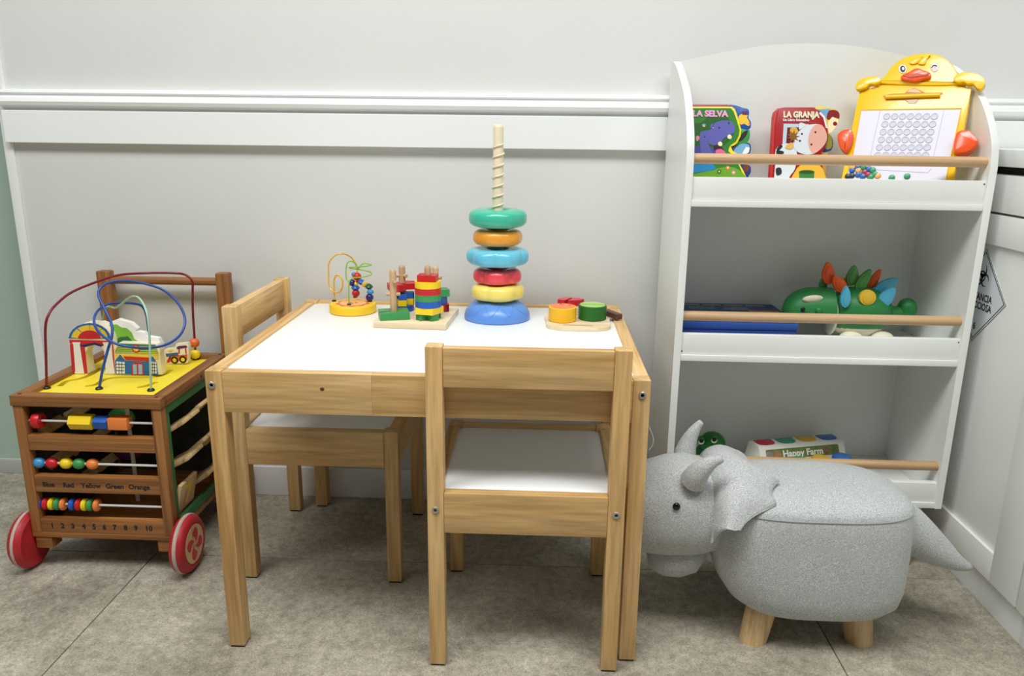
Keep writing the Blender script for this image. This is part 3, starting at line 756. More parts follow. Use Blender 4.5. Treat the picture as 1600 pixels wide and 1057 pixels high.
# shape stacking board
A0 = on_z(583, 512.5, TOP); B0 = on_z(695.5, 518, TOP)
ex = (B0 - A0); wd = ex.length; rz = math.atan2(ex.y, ex.x) * .55
st = thing('stacking_board', 'birch board with four notched wooden pegs for stacking shapes', 'peg board', (A0.x, A0.y, TOP), (0, 0, rz))
DP = 0.135
obj('board', MB().box(0, wd, 0, DP, 0, 0.011, 0.0015), birch('x'), st)
PZ = 0.0112
def Ls(u, v, z):   # pixel at height above the table -> local point
    return INV[st.name] @ on_z(u, v, TOP + z)
pf1, pf2 = Ls(615, 497, PZ), Ls(668, 500, PZ)
pegxy = [(0.036, 0.036), (wd - 0.034, 0.036), (0.036, DP - 0.036), (wd - 0.034, DP - 0.036)]
pegxy[0] = (pf1.x, 0.036); pegxy[1] = (pf2.x, 0.036)
pegxy[2] = (pf1.x + .0012, 0.099); pegxy[3] = (pf2.x + .001, 0.099)
PH = [0.088, 0.096, 0.085, 0.085]
for k, (x, y) in enumerate(pegxy):
    h = PZ + PH[k]
    pg = obj('peg', MB().lathe([(.0062, PZ - .004), (.0062, h - .005), (.0052, h - .002), (.0028, h), (0, h)], (x, y, 0), 'z', 18), beech('z'), st)
    for (zz, a, both) in ([(.068, 300, 0), (.043, 5, 1)], [], [(.066, -35, 0), (.066, 215, 0)], [(.064, -20, 0), (.064, 200, 0)])[k]:
        d = Vector((math.cos(math.radians(a)), math.sin(math.radians(a)), 0))
        e0 = Vector((x, y, PZ + zz)); 
        obj('cross_pin', MB().tube([e0 - d * (.0125 if both else 0), e0 + d * .0125], 0.0032, 10), beech('x'), pg)
def block(name, label, pts, k, z0, h, m, grp=None, r0=0):
    x, y = pegxy[k]
    loc = Matrix.Translation((A0.x, A0.y, TOP)) @ Matrix.Rotation(rz, 4, 'Z') @ Vector((x, y, PZ + z0))
    mm = ring(pts, [(p[0] * .0068 / math.hypot(*p), p[1] * .0068 / math.hypot(*p)) for p in pts], (0, 0, 0), X, Y, h)
    bmesh.ops.remove_doubles(mm.bm, verts=mm.bm.verts[:], dist=1e-6)
    # drop the inner walls shared by neighbouring wedges
    mm.bm.verts.index_update()
    dead = {}
    for f in mm.bm.faces: dead.setdefault(tuple(sorted(v.index for v in f.verts)), []).append(f)
    bmesh.ops.delete(mm.bm, geom=[f for fs in dead.values() if len(fs) > 1 for f in fs], context='FACES_ONLY')
    ob = obj(name, mm, m)
    ob.location = loc; ob.rotation_euler = (0, 0, rz + math.radians(r0))
    return tag(ob, label, 'toy block', grp)
def dense(poly, n=4):
    o = []
    for i in range(len(poly)):
        a, b_ = poly[i], poly[(i + 1) % len(poly)]
        for k in range(n): o.append((a[0] + (b_[0] - a[0]) * k / n, a[1] + (b_[1] - a[1]) * k / n))
    return o
def star(n, r1, r2, a0=0): return [((r1 if k % 2 == 0 else r2) * math.cos(math.radians(a0 + 180 / n * k)), (r1 if k % 2 == 0 else r2) * math.sin(math.radians(a0 + 180 / n * k))) for k in range(2 * n)]
sq = lambda w, h: dense([(-w, -h), (w, -h), (w, h), (-w, h)], 4)
H = 0.0113
BG = 'shape blocks on the peg board'
block('stacking_block', 'green rectangular block with a slot lying round the bare notched peg', sq(.0262, .0215), 0, 0.0002, .0125, GRN, BG, 20)
z = .0002
cross = dense([(-.0075, -.0215), (.0075, -.0215), (.0075, -.0075), (.0215, -.0075), (.0215, .0075), (.0075, .0075), (.0075, .0215), (-.0075, .0215), (-.0075, .0075), (-.0215, .0075), (-.0215, -.0075), (-.0075, -.0075)], 3)
R_ = .0232
for lab, pts, m, r0 in (('green cross-shaped block at the foot of the full stack', cross, GRN, 45), ('yellow many-sided block on the green cross', dense(star(5, .0272, .0222), 2), YEL, 10), ('blue round block in the full stack above the yellow many-sided one', circ(0, 0, R_, n=32), BLU, 0),
                        ('green round block in the full stack above the blue one', circ(0, 0, R_, n=32), GRN, 0), ('red round block in the full stack below the yellow disc', circ(0, 0, R_, n=32), RED, 0), ('yellow round block under the small red square block', circ(0, 0, R_, n=32), YEL, 0), ('small red square block topping the full stack', sq(.0165, .0135), RED, 0)):
    block('stacking_block', lab, pts, 1, z, H, m, BG, r0); z += H + .0002
z = .0002
ess = dense([(1.25 * a_, 1.25 * c_) for a_, c_ in [(-.021, -.008), (-.012, -.021), (.004, -.021), (.011, -.012), (.003, -.0085), (.021, .003), (.021, .014), (.012, .021), (-.004, .02), (-.010, .012), (-.004, .0085), (-.018, .004)]], 3)
for lab, pts, m, r0 in (('blue round block lowest on the rear peg with the red curvy block', circ(0, 0, .021, n=32), BLU, 0), ('yellow cross block between two blue ones on the rear peg', cross, YEL, 12), ('blue notched block under the red curvy block', cross, BLU, 15)):
    block('stacking_block', lab, pts, 2, z, H, m, BG, r0); z += H + .0002
block('stacking_block', 'red curvy block with a slot on the rear peg', ess, 2, z + .006, H, RED, BG, -10)
z = .0002
for lab, pts, m, r0 in (('dark red bar block lowest on the peg behind the full stack', sq(.024, .010), mat('crimson_paint', (166, 22, 40), .35), 15), ('blue block between red and green ones behind the full stack', sq(.018, .013), BLU, -10), ('green bar block on the peg behind the full stack', sq(.024, .012), GRN, 25)):
    block('stacking_block', lab, pts, 3, z + .001, H + .002, m, BG, r0); z += H + .0025

# ring stacking tower
tc_ = Vector((0.0775, 0.386, TOP))
tw = thing('stacking_tower', 'ring stacker with a blue dome base and a tall cream spiral pole', 'stacking toy', tc_)
dome = [(0.0595, 0)] + [(0.0615 * math.cos(math.radians(a)) ** .85, .003 + .037 * math.sin(math.radians(a))) for a in range(0, 64, 7)] + [(.020, .0345), (0, .0345)]
obj('base', MB().lathe(dome, (0, 0, 0), 'z', 56), mat('periwinkle_plastic', (96, 146, 222), 0.3), tw)
wv = []
for k in range(41):
    a = math.radians(-150 + 120 * k / 40); tri = abs(((k / 40 * 3.5) % 1) - .5) * 2; e = math.radians(16 + 32 * tri)
    wv.append((0.0617 * math.cos(e) ** .85 * math.cos(a), 0.0617 * math.cos(e) ** .85 * math.sin(a), .003 + .0371 * math.sin(e)))
obj('moulded_line', MB().tube(catmull(wv, 2), 0.0005, 6), mat('periwinkle_plastic', (96, 146, 222), 0.3), tw)
PTOP = 0.7945 - TOP
IV = mat('ivory_plastic', (234, 220, 190), 0.35)
obj('pole', MB().lathe([(.0095, .0345), (.0092, PTOP - .006), (.0075, PTOP - .002), (.004, PTOP), (0, PTOP)], (0, 0, 0), 'z', 28), IV, tw)
hl = []
for k in range(401):
    t_ = k / 400; a = 2 * math.pi * 13.5 * t_ + 2.6
    hl.append((.0098 * math.cos(a), .0098 * math.sin(a), .20 - .12 + t_ * (PTOP - .034 - .08)))
obj('spiral', MB().tube(hl, 0.0017, 6), IV, tw)
def ringtoy(lab, zc, hh, R, m, lobes, amp, ph=0):
    zc -= TOP
    prof = []
    for k in range(24):
        a = 2 * math.pi * k / 24
        ca, sa = math.cos(a), math.sin(a)
        rin = .0125; mid = (R + rin) / 2; hw = (R - rin) / 2
        rr = mid + hw * math.copysign(abs(ca) ** .75, ca); zz = hh * math.copysign(abs(sa) ** .8, sa)
        prof.append((rr, zz))
    def mod(a, r): return 1 - amp * (r / R) ** 2 * (1 - abs(math.sin(lobes / 2 * (a + ph))) ** .7)
    mo = MB().lathe(prof, (0, 0, 0), 'z', 72, mod, closed=True)
    o = obj('stacking_ring', mo, m, ang=80); o.location = tc_ + Vector((0, 0, zc))
    return tag(o, lab, 'toy ring', 'rings on the stacker')
def pl(n, c_): return mat(n, c_, 0.28, coat=0.3)
zs = [on_y(777, v, tc_.y).z for v in (457.5, 430, 400.5, 370.5, 340.5)]
ringtoy('pale yellow lobed ring resting on the blue dome', zs[0] + .0035, .0145, .0500, pl('butter_plastic', (242, 222, 112)), 5, .10, math.pi / 2 + .35)
ringtoy('coral red star-lobed ring on the stacker', zs[1], .0135, .0455, pl('coral_plastic', (236, 72, 84)), 5, .17, math.pi / 2 - .62)
ringtoy('light blue flower-shaped ring on the stacker', zs[2], .0155, .0575, pl('aqua_plastic', (104, 196, 224)), 6, .13, math.pi / 2)
ringtoy('orange ring below the teal ring on the stacker', zs[3], .0140, .0455, pl('apricot_plastic', (238, 160, 52)), 6, .05, math.pi / 2 - .3)
ringtoy('teal green ring at the top of the stacker', zs[4], .0158, .0530, pl('teal_plastic', (66, 190, 158)), 4, .03, .5)
# hub collars between the rings belong to the tower
for za, zb_, m in ((zs[0], zs[1], 'butter_plastic'), (zs[1], zs[2], 'coral_plastic'), (zs[2], zs[3], 'aqua_plastic'), (zs[3], zs[4], 'apricot_plastic')):
    obj('collar', MB().lathe([(.0115, za + .004 - TOP), (.0115, zb_ - .004 - TOP)], (0, 0, 0), 'z', 24), _M[m], tw)

# toy fruit on a small board
fr = thing('toy_chopping_board', 'small pale wooden toy chopping board with cut toy fruit on it', 'chopping board', (0.2265, 0.345, TOP))
FP = catmull([(-.056, .060, 0), (-.0575, .0, 0), (-.055, -.034, 0), (-.032, -.049, 0), (.005, -.052, 0), (.040, -.047, 0), (.056, -.030, 0), (.058, .01, 0), (.057, .060, 0), (.0, .066, 0)], 5, True)
obj('board', MB().prism([(p.x, p.y) for p in FP], (0, 0, 0), X, Y, 0.0065, 0.0015), birch('x'), fr)
gp = [INV[fr.name] @ on_z(u, v, TOP + .0066) for u, v in ((880, 508), (900, 508.5), (926, 509.5))]
obj('groove_edge', MB().tube([(p.x, p.y, .0066) for p in gp], 0.0007, 6), mat('groove_brown', (150, 120, 80), .6), fr)
FZ = TOP + .0068
def fruit(name, lab, u, vb, r, h, msk, mfl, half=False):
    p = on_z(u, vb, FZ); p.y += r
    o = thing(name, lab, 'toy fruit', (p.x, p.y, FZ))
    obj('rind', MB().lathe([(r - .001, 0), (r, .001), (r, h - .001), (r - .0015, h), (0, h)], (0, 0, 0), 'z', 40), msk, o)
    return o
PO = mat('orange_flesh', (244, 132, 76), .45)
o = fruit('toy_orange', 'toy orange half with yellow rind on the chopping board', 879, 505.5, .0252, .0260, mat('orange_rind', (246, 190, 34), .4), PO)
obj('flesh', MB().lathe([(.0220, .0261), (.0220, .0266), (0, .0266)], (0, 0, 0), 'z', 36), PO, o)
for (x, y, a) in ((0, .012, 20), (.013, .006, -20), (-.004, .016, 60)):
    M = Matrix.Translation((x, y, .0268)) @ Matrix.Rotation(math.radians(a), 4, 'Z')
    obj('seed', MB().ell((0, 0, 0), .003, .0012, .0006, 10, 6, ) if False else MB().box(-.003, .003, -.0008, .0008, -.0002, .0003, 0, mtx=M), mat('seed_brown', (110, 50, 30), .5), o)
PG_ = mat('kiwi_flesh', (166, 206, 110), .45)
o = fruit('toy_kiwi', 'toy green fruit with dark green rind on the chopping board', 926.5, 503, .0256, .0260, mat('kiwi_rind', (28, 104, 36), .4), PG_)
obj('flesh', MB().prism(circ(0, 0, .0232, n=24, a0=183, a1=357), (0, -.0012, .0261), X, Y, .0005), PG_, o)
obj('flesh', MB().prism(circ(0, 0, .0232, n=24, a0=3, a1=177), (0, .0005, .0261), X, Y, .0005), PG_, o)
sbp = [(-.022, -.010), (-.024, .004), (-.014, .014), (.004, .016), (.020, .012), (.026, .002), (.016, -.010), (0, -.014)]
p = on_z(886, 479, TOP); 
q = thing('toy_strawberry', 'toy red strawberry cut in two behind the toy orange', 'toy fruit', (p.x + .004, 0.431, TOP + .0001))
SP = [(v_.x, v_.y) for v_ in catmull([(a, b_, 0) for a, b_ in sbp], 4, True)]
RS = mat('strawberry_red', (188, 28, 44), .4)
left_ = [pt_ for pt_ in SP if pt_[0] < -.003 + pt_[1] * .5]; right_ = [pt_ for pt_ in SP if pt_[0] > -.001 + pt_[1] * .5]
for hp in (left_, right_):
    hh_ = obj('half', MB().prism(hp, (0, 0, 0), X, Y, .029, .001), RS, q)
    sc_ = [(a * .9, b_ * .9) for a, b_ in hp]
    obj('flesh', MB().prism(sc_, (0, 0, .0291), X, Y, .0004), mat('strawberry_flesh', (206, 78, 84), .45), hh_)
p = on_z(895, 483, TOP + .02)
lf = thing('toy_leaf', 'small green and white toy leaf piece between strawberry and orange', 'toy leaf', (0.2325, 0.4005, TOP + .0068))
obj('blade', MB().prism(star(5, .012, .007, 20), (0, 0, 0), X, Y, .014, .001), mat('leaf_edge_white', (226, 228, 196), .5), lf)
obj('blade_print', MB().prism(star(5, .010, .0058, 20), (0, 0, .0141), X, Y, .0004), mat('leaf_green', (150, 178, 90), .5), lf)
kf = thing('toy_knife', 'brown handled toy knife lying against the table edge by the green fruit', 'toy knife', (0.277, 0.412, TOP + .0068), (0, 0, math.radians(-62)))
obj('blade', MB().prism([(-.045, -.008), (.006, -.009), (.006, .009), (-.030, .009)], (0, 0, 0), X, Y, .008, .001), mat('grey_wood', (132, 122, 104), .5), kf)
obj('handle', MB().box(.0062, .055, -.007, .007, -.0005, .010, .002), mat('brown_handle', (92, 58, 42), .45), kf)
# ================================================================== things on the shelf
def on_plane(u, v, o, n):
    a, d = ray(u, v); return a + d * ((o - a).dot(n) / d.dot(n))
class Sheet:      # flat front of a leaning thing; pixels -> its own plane
    def __init__(s, root, zoom, y0=0.0):
        s.root = root; s.M = INV[root.name]; s.zoom = zoom; s.y0 = y0
        R = s.M.to_3x3().inverted(); s.n = R @ Vector((0, -1, 0)); s.o = s.M.inverted() @ Vector((0, y0, 0))
    def p(s, x, y):
        z = s.zoom; q = s.M @ on_plane(z[0] + x / z[2], z[1] + y / z[2], s.o, s.n)
        return (q.x, q.z)
    def path(s, pts, smooth=0, closed=True):
        P = [s.p(*a) for a in pts]
        if smooth: P = [(v.x, v.y) for v in catmull([(a, b_, 0) for a, b_ in P], smooth, closed)]
        return P
    def paint(s, pts, m, k=1, smooth=0, name='painted_shape', parent=None, th=0.00025, zmin=0.0, rise=0.0):
        P = [(a, max(b_, zmin)) for a, b_ in s.path(pts, smooth)]
        return obj(name, MB().prism(P, (0, s.y0 - .00025 * (k - 1), 0), X, Z, th + rise), m, parent or s.root)
    def line(s, pts, r, m, name='outline', k=1, closed=False, smooth=4):
        P = s.path(pts, smooth, closed)
        return obj(name, MB().tube([(a, s.y0 - .0003, max(b_, 0.0005)) for a, b_ in P], r, 6, closed=closed), m, s.root)
    def dot(s, x, y, rpx, m, k=2, ratio=1.0, name='painted_shape'):
        return s.paint([(x + rpx * math.cos(a), y + rpx * ratio * math.sin(a)) for a in [2 * math.pi * i / 16 for i in range(16)]], m, k, name=name)
    def text(s, t, x, y, size, m, k=3, sx=1.0, bold=0.0):
        a = s.p(x, y)
        return lettering('lettering', t, size, (a[0], s.y0 - .0003 - .00025 * (k - 1), a[1]), X, Z, m, s.root, bold=bold, sx=sx)
F1 = 0.6765
ZB1 = (1080, 150, 6.667)
def mc(n, c): return mat('book_' + n, c, 0.35)
b1 = thing('board_book', 'jungle board book with a purple hippo on a green cover, on the top ledge', 'book', (0.468, 0.412, F1), (math.radians(-14), 0, math.radians(2)))
S = Sheet(b1, ZB1)
lx = -0.060
def blk(S, pts, y0, y1, m, name, smooth=0, xmin=None):
    P = [(a if xmin is None else max(a, xmin), max(b_, 0.004)) for a, b_ in S.path(pts, smooth)]
    return obj(name, MB().prism(P, (0, y1, 0), X, Z, y1 - y0, 0.0003), m, S.root)
cov = [(-60, 112), (425, 112), (455, 135), (480, 200), (505, 290), (522, 350), (515, 420), (480, 490), (450, 515), (415, 525), (430, 570), (470, 595), (505, 640), (510, 720), (545, 780), (575, 850), (590, 1010), (-60, 1010)]
blk(S, cov, 0.0, 0.004, mc('yellow', (248, 226, 40)), 'cover', 0, lx)
blk(S, [(-60, 82), (385, 82), (430, 110), (430, 1010), (-60, 1010)], 0.0042, 0.014, mc('dark_red', (150, 24, 28)), 'page_block', 0, lx)
blk(S, [(400, 85), (490, 95), (540, 115), (600, 130), (612, 170), (605, 220), (630, 265), (628, 320), (600, 345), (560, 340), (440, 300), (430, 150)], 0.0044, 0.0085, mc('blue', (28, 84, 170)), 'page', 3)
blk(S, [(470, 330), (600, 335), (620, 390), (610, 450), (570, 490), (470, 500)], 0.0046, 0.0105, mc('green', (56, 150, 70)), 'page', 3)
blk(S, [(430, 470), (600, 480), (632, 530), (615, 600), (560, 640), (540, 700), (620, 720), (630, 790), (600, 850), (590, 1010), (430, 1010)], 0.0048, 0.0125, mc('navy', (40, 62, 130)), 'page', 3)
S2 = Sheet(b1, ZB1, 0.0044)
S2.paint([(495, 215), (520, 190), (560, 200), (590, 200), (580, 225), (600, 260), (612, 300), (590, 312), (550, 290), (520, 300), (495, 270)], mc('giraffe', (250, 200, 50)), 1, 3)
for x in (545, 570): S2.paint([(x - 8, 200), (x - 14, 165), (x, 155), (x + 10, 195)], mc('maroon', (130, 30, 40)), 2)
S2.dot(600, 290, 9, ORG, 2)
S3 = Sheet(b1, ZB1, 0.0048)
S3.paint([(450, 560), (520, 500), (600, 510), (600, 560), (530, 605), (460, 600)], mc('pale_blue', (120, 176, 214)), 1, 3)
S3.paint([(530, 600), (570, 530), (610, 540), (600, 590), (560, 610)], mc('white', (240, 240, 240)), 2)
S3.paint([(545, 720), (600, 725), (595, 780), (560, 790)], mc('brown', (120, 64, 36)), 1, 3)
S4 = Sheet(b1, ZB1, 0.0046)
S4.paint([(490, 460), (540, 380), (590, 360), (570, 420), (520, 470)], INK, 1, 3)
S.paint([(-20, 128), (412, 128), (440, 160), (465, 230), (490, 310), (503, 355), (495, 415), (465, 475), (420, 505), (395, 535), (385, 575), (420, 605), (470, 640), (495, 720), (530, 800), (560, 880), (560, 1000), (-20, 1000)], mc('jungle', (52, 128, 44)), 2, zmin=.004)
S.paint([(-20, 300), (100, 280), (200, 200), (300, 190), (380, 230), (420, 300), (440, 400), (380, 480), (300, 520), (-20, 520)], mc('jungle_dark', (36, 98, 36)), 3, 3)
S.paint([(-20, 720), (140, 690), (230, 720), (250, 770), (120, 790), (-20, 800)], mc('water', (40, 140, 200)), 3, 3)
S.paint([(-20, 830), (150, 790), (330, 745), (480, 760), (540, 880), (-20, 880)], mc('grass', (110, 168, 40)), 3, 3)
HP = mc('hippo', (96, 98, 178)); HPd = mc('hippo_shade', (74, 76, 152))
S.paint([(-10, 590), (60, 520), (200, 540), (330, 560), (370, 640), (340, 700), (-10, 700)], HPd, 4, 3)
S.paint([(85, 440), (100, 375), (150, 365), (200, 350), (240, 290), (300, 262), (370, 258), (430, 280), (452, 330), (445, 380), (400, 410), (340, 440), (300, 490), (240, 515), (180, 500), (170, 480), (200, 560), (240, 640), (120, 640), (95, 540)], HP, 5, 4)
S.paint([(200, 300), (215, 290), (235, 310), (220, 345), (200, 340)], HP, 5, 2); S.paint([(48, 425), (75, 415), (85, 450), (55, 475)], mc('pink', (226, 140, 160)), 5, 2)
S.paint([(215, 330), (235, 325), (228, 345)], mc('pink', (226, 140, 160)), 6)
S.paint([(230, 530), (300, 520), (350, 590), (330, 640), (260, 600)], mc('mouth', (60, 30, 50)), 5, 3); S.paint([(250, 570), (310, 555), (360, 600), (330, 640), (270, 620)], mc('tongue', (224, 110, 150)), 6, 3)
for a, b_ in ((400, 428), (302, 502)): S.paint([(a - 25, b_ - 10), (a, b_ - 25), (a + 20, b_ - 5), (a + 12, b_ + 22), (a - 18, b_ + 18)], mc('tooth', (250, 240, 190)), 6, 2)
for a, b_, r_ in ((290, 333, 9), (390, 285, 9), (140, 428, 7)): S.dot(a, b_, r_, INK, 6)
for a, b_, m in ((380, 750, ORG), (440, 800, mc('pink', (226, 140, 160))), (290, 790, mc('jungle_dark', (36, 98, 36)))): S.dot(a, b_, 22, m, 4); S.dot(a, b_, 9, mc('tooth', (250, 240, 190)), 5)
S.dot(130, 305, 20, mc('pale_blue', (120, 176, 214)), 4, .7); S.dot(132, 318, 12, mc('giraffe', (250, 200, 50)), 5, .7)
S.text('LA SELVA', 195, 190, 0.0150, mc('title_pink', (232, 170, 206)), 7, 1.02, 0.0008)

b2 = thing('board_book', 'farm board book with a white cow on a red barn cover, on the top ledge', 'book', (0.629, 0.412, F1), (math.radians(-14), 0, math.radians(3)))
S = Sheet(b2, ZB1)
cov = [(905, 150), (935, 125), (975, 118), (1260, 118), (1330, 150), (1385, 195), (1405, 260), (1420, 350), (1425, 420), (1405, 520), (1360, 590), (1365, 700), (1370, 760), (1395, 850), (1420, 1010), (850, 1010), (880, 300)]
blk(S, cov, 0.0, 0.004, mc('barn_red', (170, 24, 32)), 'cover')
blk(S, [(868, 200), (880, 150), (910, 122), (1000, 112), (1300, 112), (1330, 1010), (820, 1010), (832, 800)], 0.0042, 0.016, mc('spine_red', (196, 40, 36)), 'page_block')
blk(S, [(1300, 120), (1440, 118), (1520, 135), (1556, 190), (1545, 270), (1500, 340), (1440, 395), (1400, 430), (1300, 430)], 0.0044, 0.009, mc('yellow_rim', (232, 206, 50)), 'page', 3)
blk(S, [(1380, 390), (1450, 390), (1490, 460), (1485, 530), (1450, 570), (1370, 570)], 0.0046, 0.0095, mc('navy', (40, 62, 130)), 'page', 3)
blk(S, [(1360, 560), (1440, 570), (1430, 640), (1415, 720), (1420, 850), (1425, 1010), (1350, 1010)], 0.0048, 0.012, mc('tan', (190, 150, 80)), 'page', 0)
S2 = Sheet(b2, ZB1, 0.0044)
S2.paint([(1310, 140), (1450, 135), (1420, 200), (1400, 240), (1340, 200)], mc('pale_blue', (120, 176, 214)), 1)
S2.paint([(1410, 230), (1430, 160), (1480, 145), (1530, 165), (1545, 210), (1530, 240), (1470, 220), (1440, 250)], mc('comb', (140, 26, 34)), 2, 3)
S2.paint([(1420, 330), (1430, 260), (1470, 220), (1520, 230), (1535, 260), (1500, 330), (1440, 390)], mc('tooth', (250, 240, 190)), 2, 3)
S2.dot(1497, 222, 7, INK, 3); S2.dot(1497, 290, 22, mc('comb', (140, 26, 34)), 3)
Sp = Sheet(b2, ZB1, 0.0046); Sp.paint([(1395, 420), (1440, 400), (1470, 470), (1460, 540), (1400, 550)], mc('olive', (140, 140, 50)), 1, 3)
WB = mc('trim_white', (232, 238, 240))
S.paint([(1335, 172), (1350, 170), (1392, 212), (1420, 335), (1402, 335), (1374, 228), (1330, 182)], WB, 2)
S.paint([(962, 290), (1225, 295), (1225, 325), (1000, 330), (985, 520), (950, 510)], mc('frame_blue', (190, 214, 224)), 2)
S.paint([(1005, 330), (1150, 330), (1090, 520), (990, 520)], mc('barn_dark', (110, 16, 24)), 2)
S.paint([(1030, 340), (1100, 335), (1110, 420), (1040, 430)], mc('hay', (222, 178, 70)), 3, 3)
CW = mc('cow_white', (222, 230, 236))
S.paint([(880, 560), (960, 500), (1060, 510), (1100, 600), (1080, 760), (1020, 850), (1020, 960), (870, 960), (875, 700)], CW, 3, 3)
S.paint([(890, 550), (930, 510), (950, 530), (900, 580)], INK, 4, 3); S.paint([(890, 570), (960, 580), (950, 610), (890, 610)], INK, 4, 3); S.paint([(880, 760), (930, 750), (940, 810), (890, 830)], mc('hoof', (44, 48, 52)), 4, 3)
S.paint([(1060, 520), (1080, 430), (1130, 360), (1200, 310), (1290, 295), (1360, 310), (1400, 370), (1410, 440), (1385, 510), (1330, 570), (1270, 605), (1180, 610), (1100, 580)], CW, 5, 4)
S.paint([(1215, 500), (1225, 400), (1260, 330), (1310, 300), (1370, 320), (1405, 390), (1400, 470), (1360, 540), (1300, 590), (1250, 590)], mc('muzzle', (232, 176, 160)), 6, 4)
S.paint([(1125, 290), (1150, 280), (1200, 310), (1150, 340), (1120, 350)], CW, 5, 3)
S.paint(star(9, 1, .45) and [(1060 + (70 if k % 2 == 0 else 32) * math.cos(k * math.pi / 9), 425 + (70 if k % 2 == 0 else 32) * math.sin(k * math.pi / 9)) for k in range(18)], mc('tuft', (136, 92, 40)), 6)
S.paint([(975, 540), (1010, 500), (1050, 490), (1065, 530), (1030, 560)], mc('horn', (226, 184, 96)), 7, 3)
for a, b_ in ((1150, 398), (1130, 470), (1290, 380), (1248, 508)): S.dot(a, b_, 10, INK, 7)
S.paint([(1040, 860), (1080, 790), (1140, 720), (1330, 720), (1390, 830), (1400, 960), (1040, 960)], mc('straw', (240, 190, 60)), 6, 2)
S.paint([(1120, 790), (1280, 790), (1270, 960), (1125, 960)], mc('pail', (70, 130, 60)), 7); S.dot(1200, 795, 80, mc('pail_dark', (40, 90, 40)), 8, .25)
S.text('LA GRANJA', 1142, 200, 0.0150, mc('title_cream', (238, 234, 200)), 6, .84, 0.0008)
S.text('Un Libro Educativo', 1088, 254, 0.0062, PWHITE, 6, .98, 0.0002)

# duck drawing board
d = thing('duck_drawing_board', 'yellow duck-shaped magnetic drawing board leaning in the corner of the top ledge', 'drawing board', (0.762, 0.352, F1), (-0.335, 0, -0.60))
S = Sheet(d, (1300, 70, 4.804))
DY = mat('duck_yellow', (252, 202, 24), 0.25, coat=0.3); DO = mat('duck_orange', (242, 88, 34), 0.25, coat=0.3)
ZM = .0098
P = [(a, max(b_, ZM)) for a, b_ in S.path([(205, 345), (375, 300), (600, 292), (880, 288), (1000, 318), (1048, 320), (990, 640), (945, 830), (915, 1000), (860, 1400), (-20, 1400), (70, 1000), (130, 700)])]
obj('body', MB().prism(P, (0, .016, 0), X, Z, .016, .003), DY, d)
P = S.path([(365, 292), (400, 235), (450, 165), (530, 105), (620, 75), (720, 67), (800, 78), (870, 115), (920, 175), (960, 250), (985, 300), (700, 310)], 4)
obj('head', MB().prism(P, (0, .017, 0), X, Z, .020, .004), DY, d)
for pts in ([(190, 350), (185, 310), (215, 275), (280, 255), (350, 255), (370, 290), (330, 310), (290, 310), (260, 335)], [(915, 280), (930, 245), (990, 220), (1070, 225), (1130, 250), (1152, 300), (1130, 345), (1095, 345), (1060, 310), (1020, 310), (990, 295), (950, 300)]):
    obj('wing', MB().prism(S.path(pts, 4), (0, .003, 0), X, Z, .012, .0022), DY, d)
for pts in ([(48, 720), (60, 680), (100, 655), (150, 650), (165, 680), (160, 730), (140, 790), (110, 820), (75, 800)], [(930, 700), (960, 665), (1020, 658), (1050, 670), (1096, 725), (1098, 755), (1065, 800), (1010, 832), (935, 832), (912, 800)]):
    obj('foot', MB().prism(S.path(pts, 4), (0, .004, 0), X, Z, .019, .006), DO, d)
# recessed-looking white screen with frame
scr = [(a, max(b_, .018)) for a, b_ in S.path([(220, 490), (972, 480), (880, 900), (830, 1140), (70, 1140), (155, 830)])]
sc = obj('screen', MB().prism(scr, (0, 0, 0), X, Z, .0006), mat('screen_white', (220, 220, 234), 0.4), d)
n_ = len(scr); cxs = sum(a for a, b_ in scr) / n_; czs = sum(b_ for a, b_ in scr) / n_
obj('screen_rim', MB().tube([(a, -.0004, b_) for a, b_ in scr], .0014, 8, closed=True), DY, d)
gr_ = mat('grid_grey', (200, 200, 216), .4)
for row in range(7):
    for k in range(7):
        x = 412 - row * 13.5 + k * 59.5; y = 540 + row * 58
        if y > 850: continue
        a = S.p(x, y)
        obj('bubble_cell', MB().lathe([(.0056, -.0006), (.0058, -.0013), (.0051, -.0016), (.0046, -.0010), (0, -.0008)], (a[0], 0, a[1]), 'y', 14), gr_, sc)
for pts in ([(362, 495), (290, 830)], [(842, 490), (765, 830)], [(335, 940), (720, 962), (745, 930)]):
    q = S.path(pts)
    obj('panel_line', MB().tube([(a, -.0008, b_) for a, b_ in q], .0004, 6), gr_, sc)
# pen in its slot
q = S.path([(380, 385), (440, 368), (545, 365), (570, 340), (620, 325), (670, 345), (700, 360), (830, 358), (830, 372), (660, 400), (630, 440), (575, 440), (545, 415), (400, 410)])
obj('pen_slot', MB().prism(q, (0, 0, 0), X, Z, .0004), mat('duck_slot', (206, 138, 20), .5), d)
obj('slot_opening', MB().prism(S.path([(560, 355), (585, 338), (625, 332), (655, 345), (668, 362)]), (0, -.0004, 0), X, Z, .0003), mat('slot_pink', (222, 196, 176), .5), d)
obj('slot_opening', MB().prism(S.path([(555, 415), (650, 410), (622, 440), (580, 442)]), (0, -.0004, 0), X, Z, .0003), mat('slot_pink', (222, 196, 176), .5), d)
a, b_ = S.p(405, 398), S.p(815, 382)
pn = obj('magic_pen', MB().tube([(a[0], -.003, a[1]), (b_[0], -.003, b_[1])], .0034, 12), mat('pen_yellow', (250, 202, 40), .3), d)
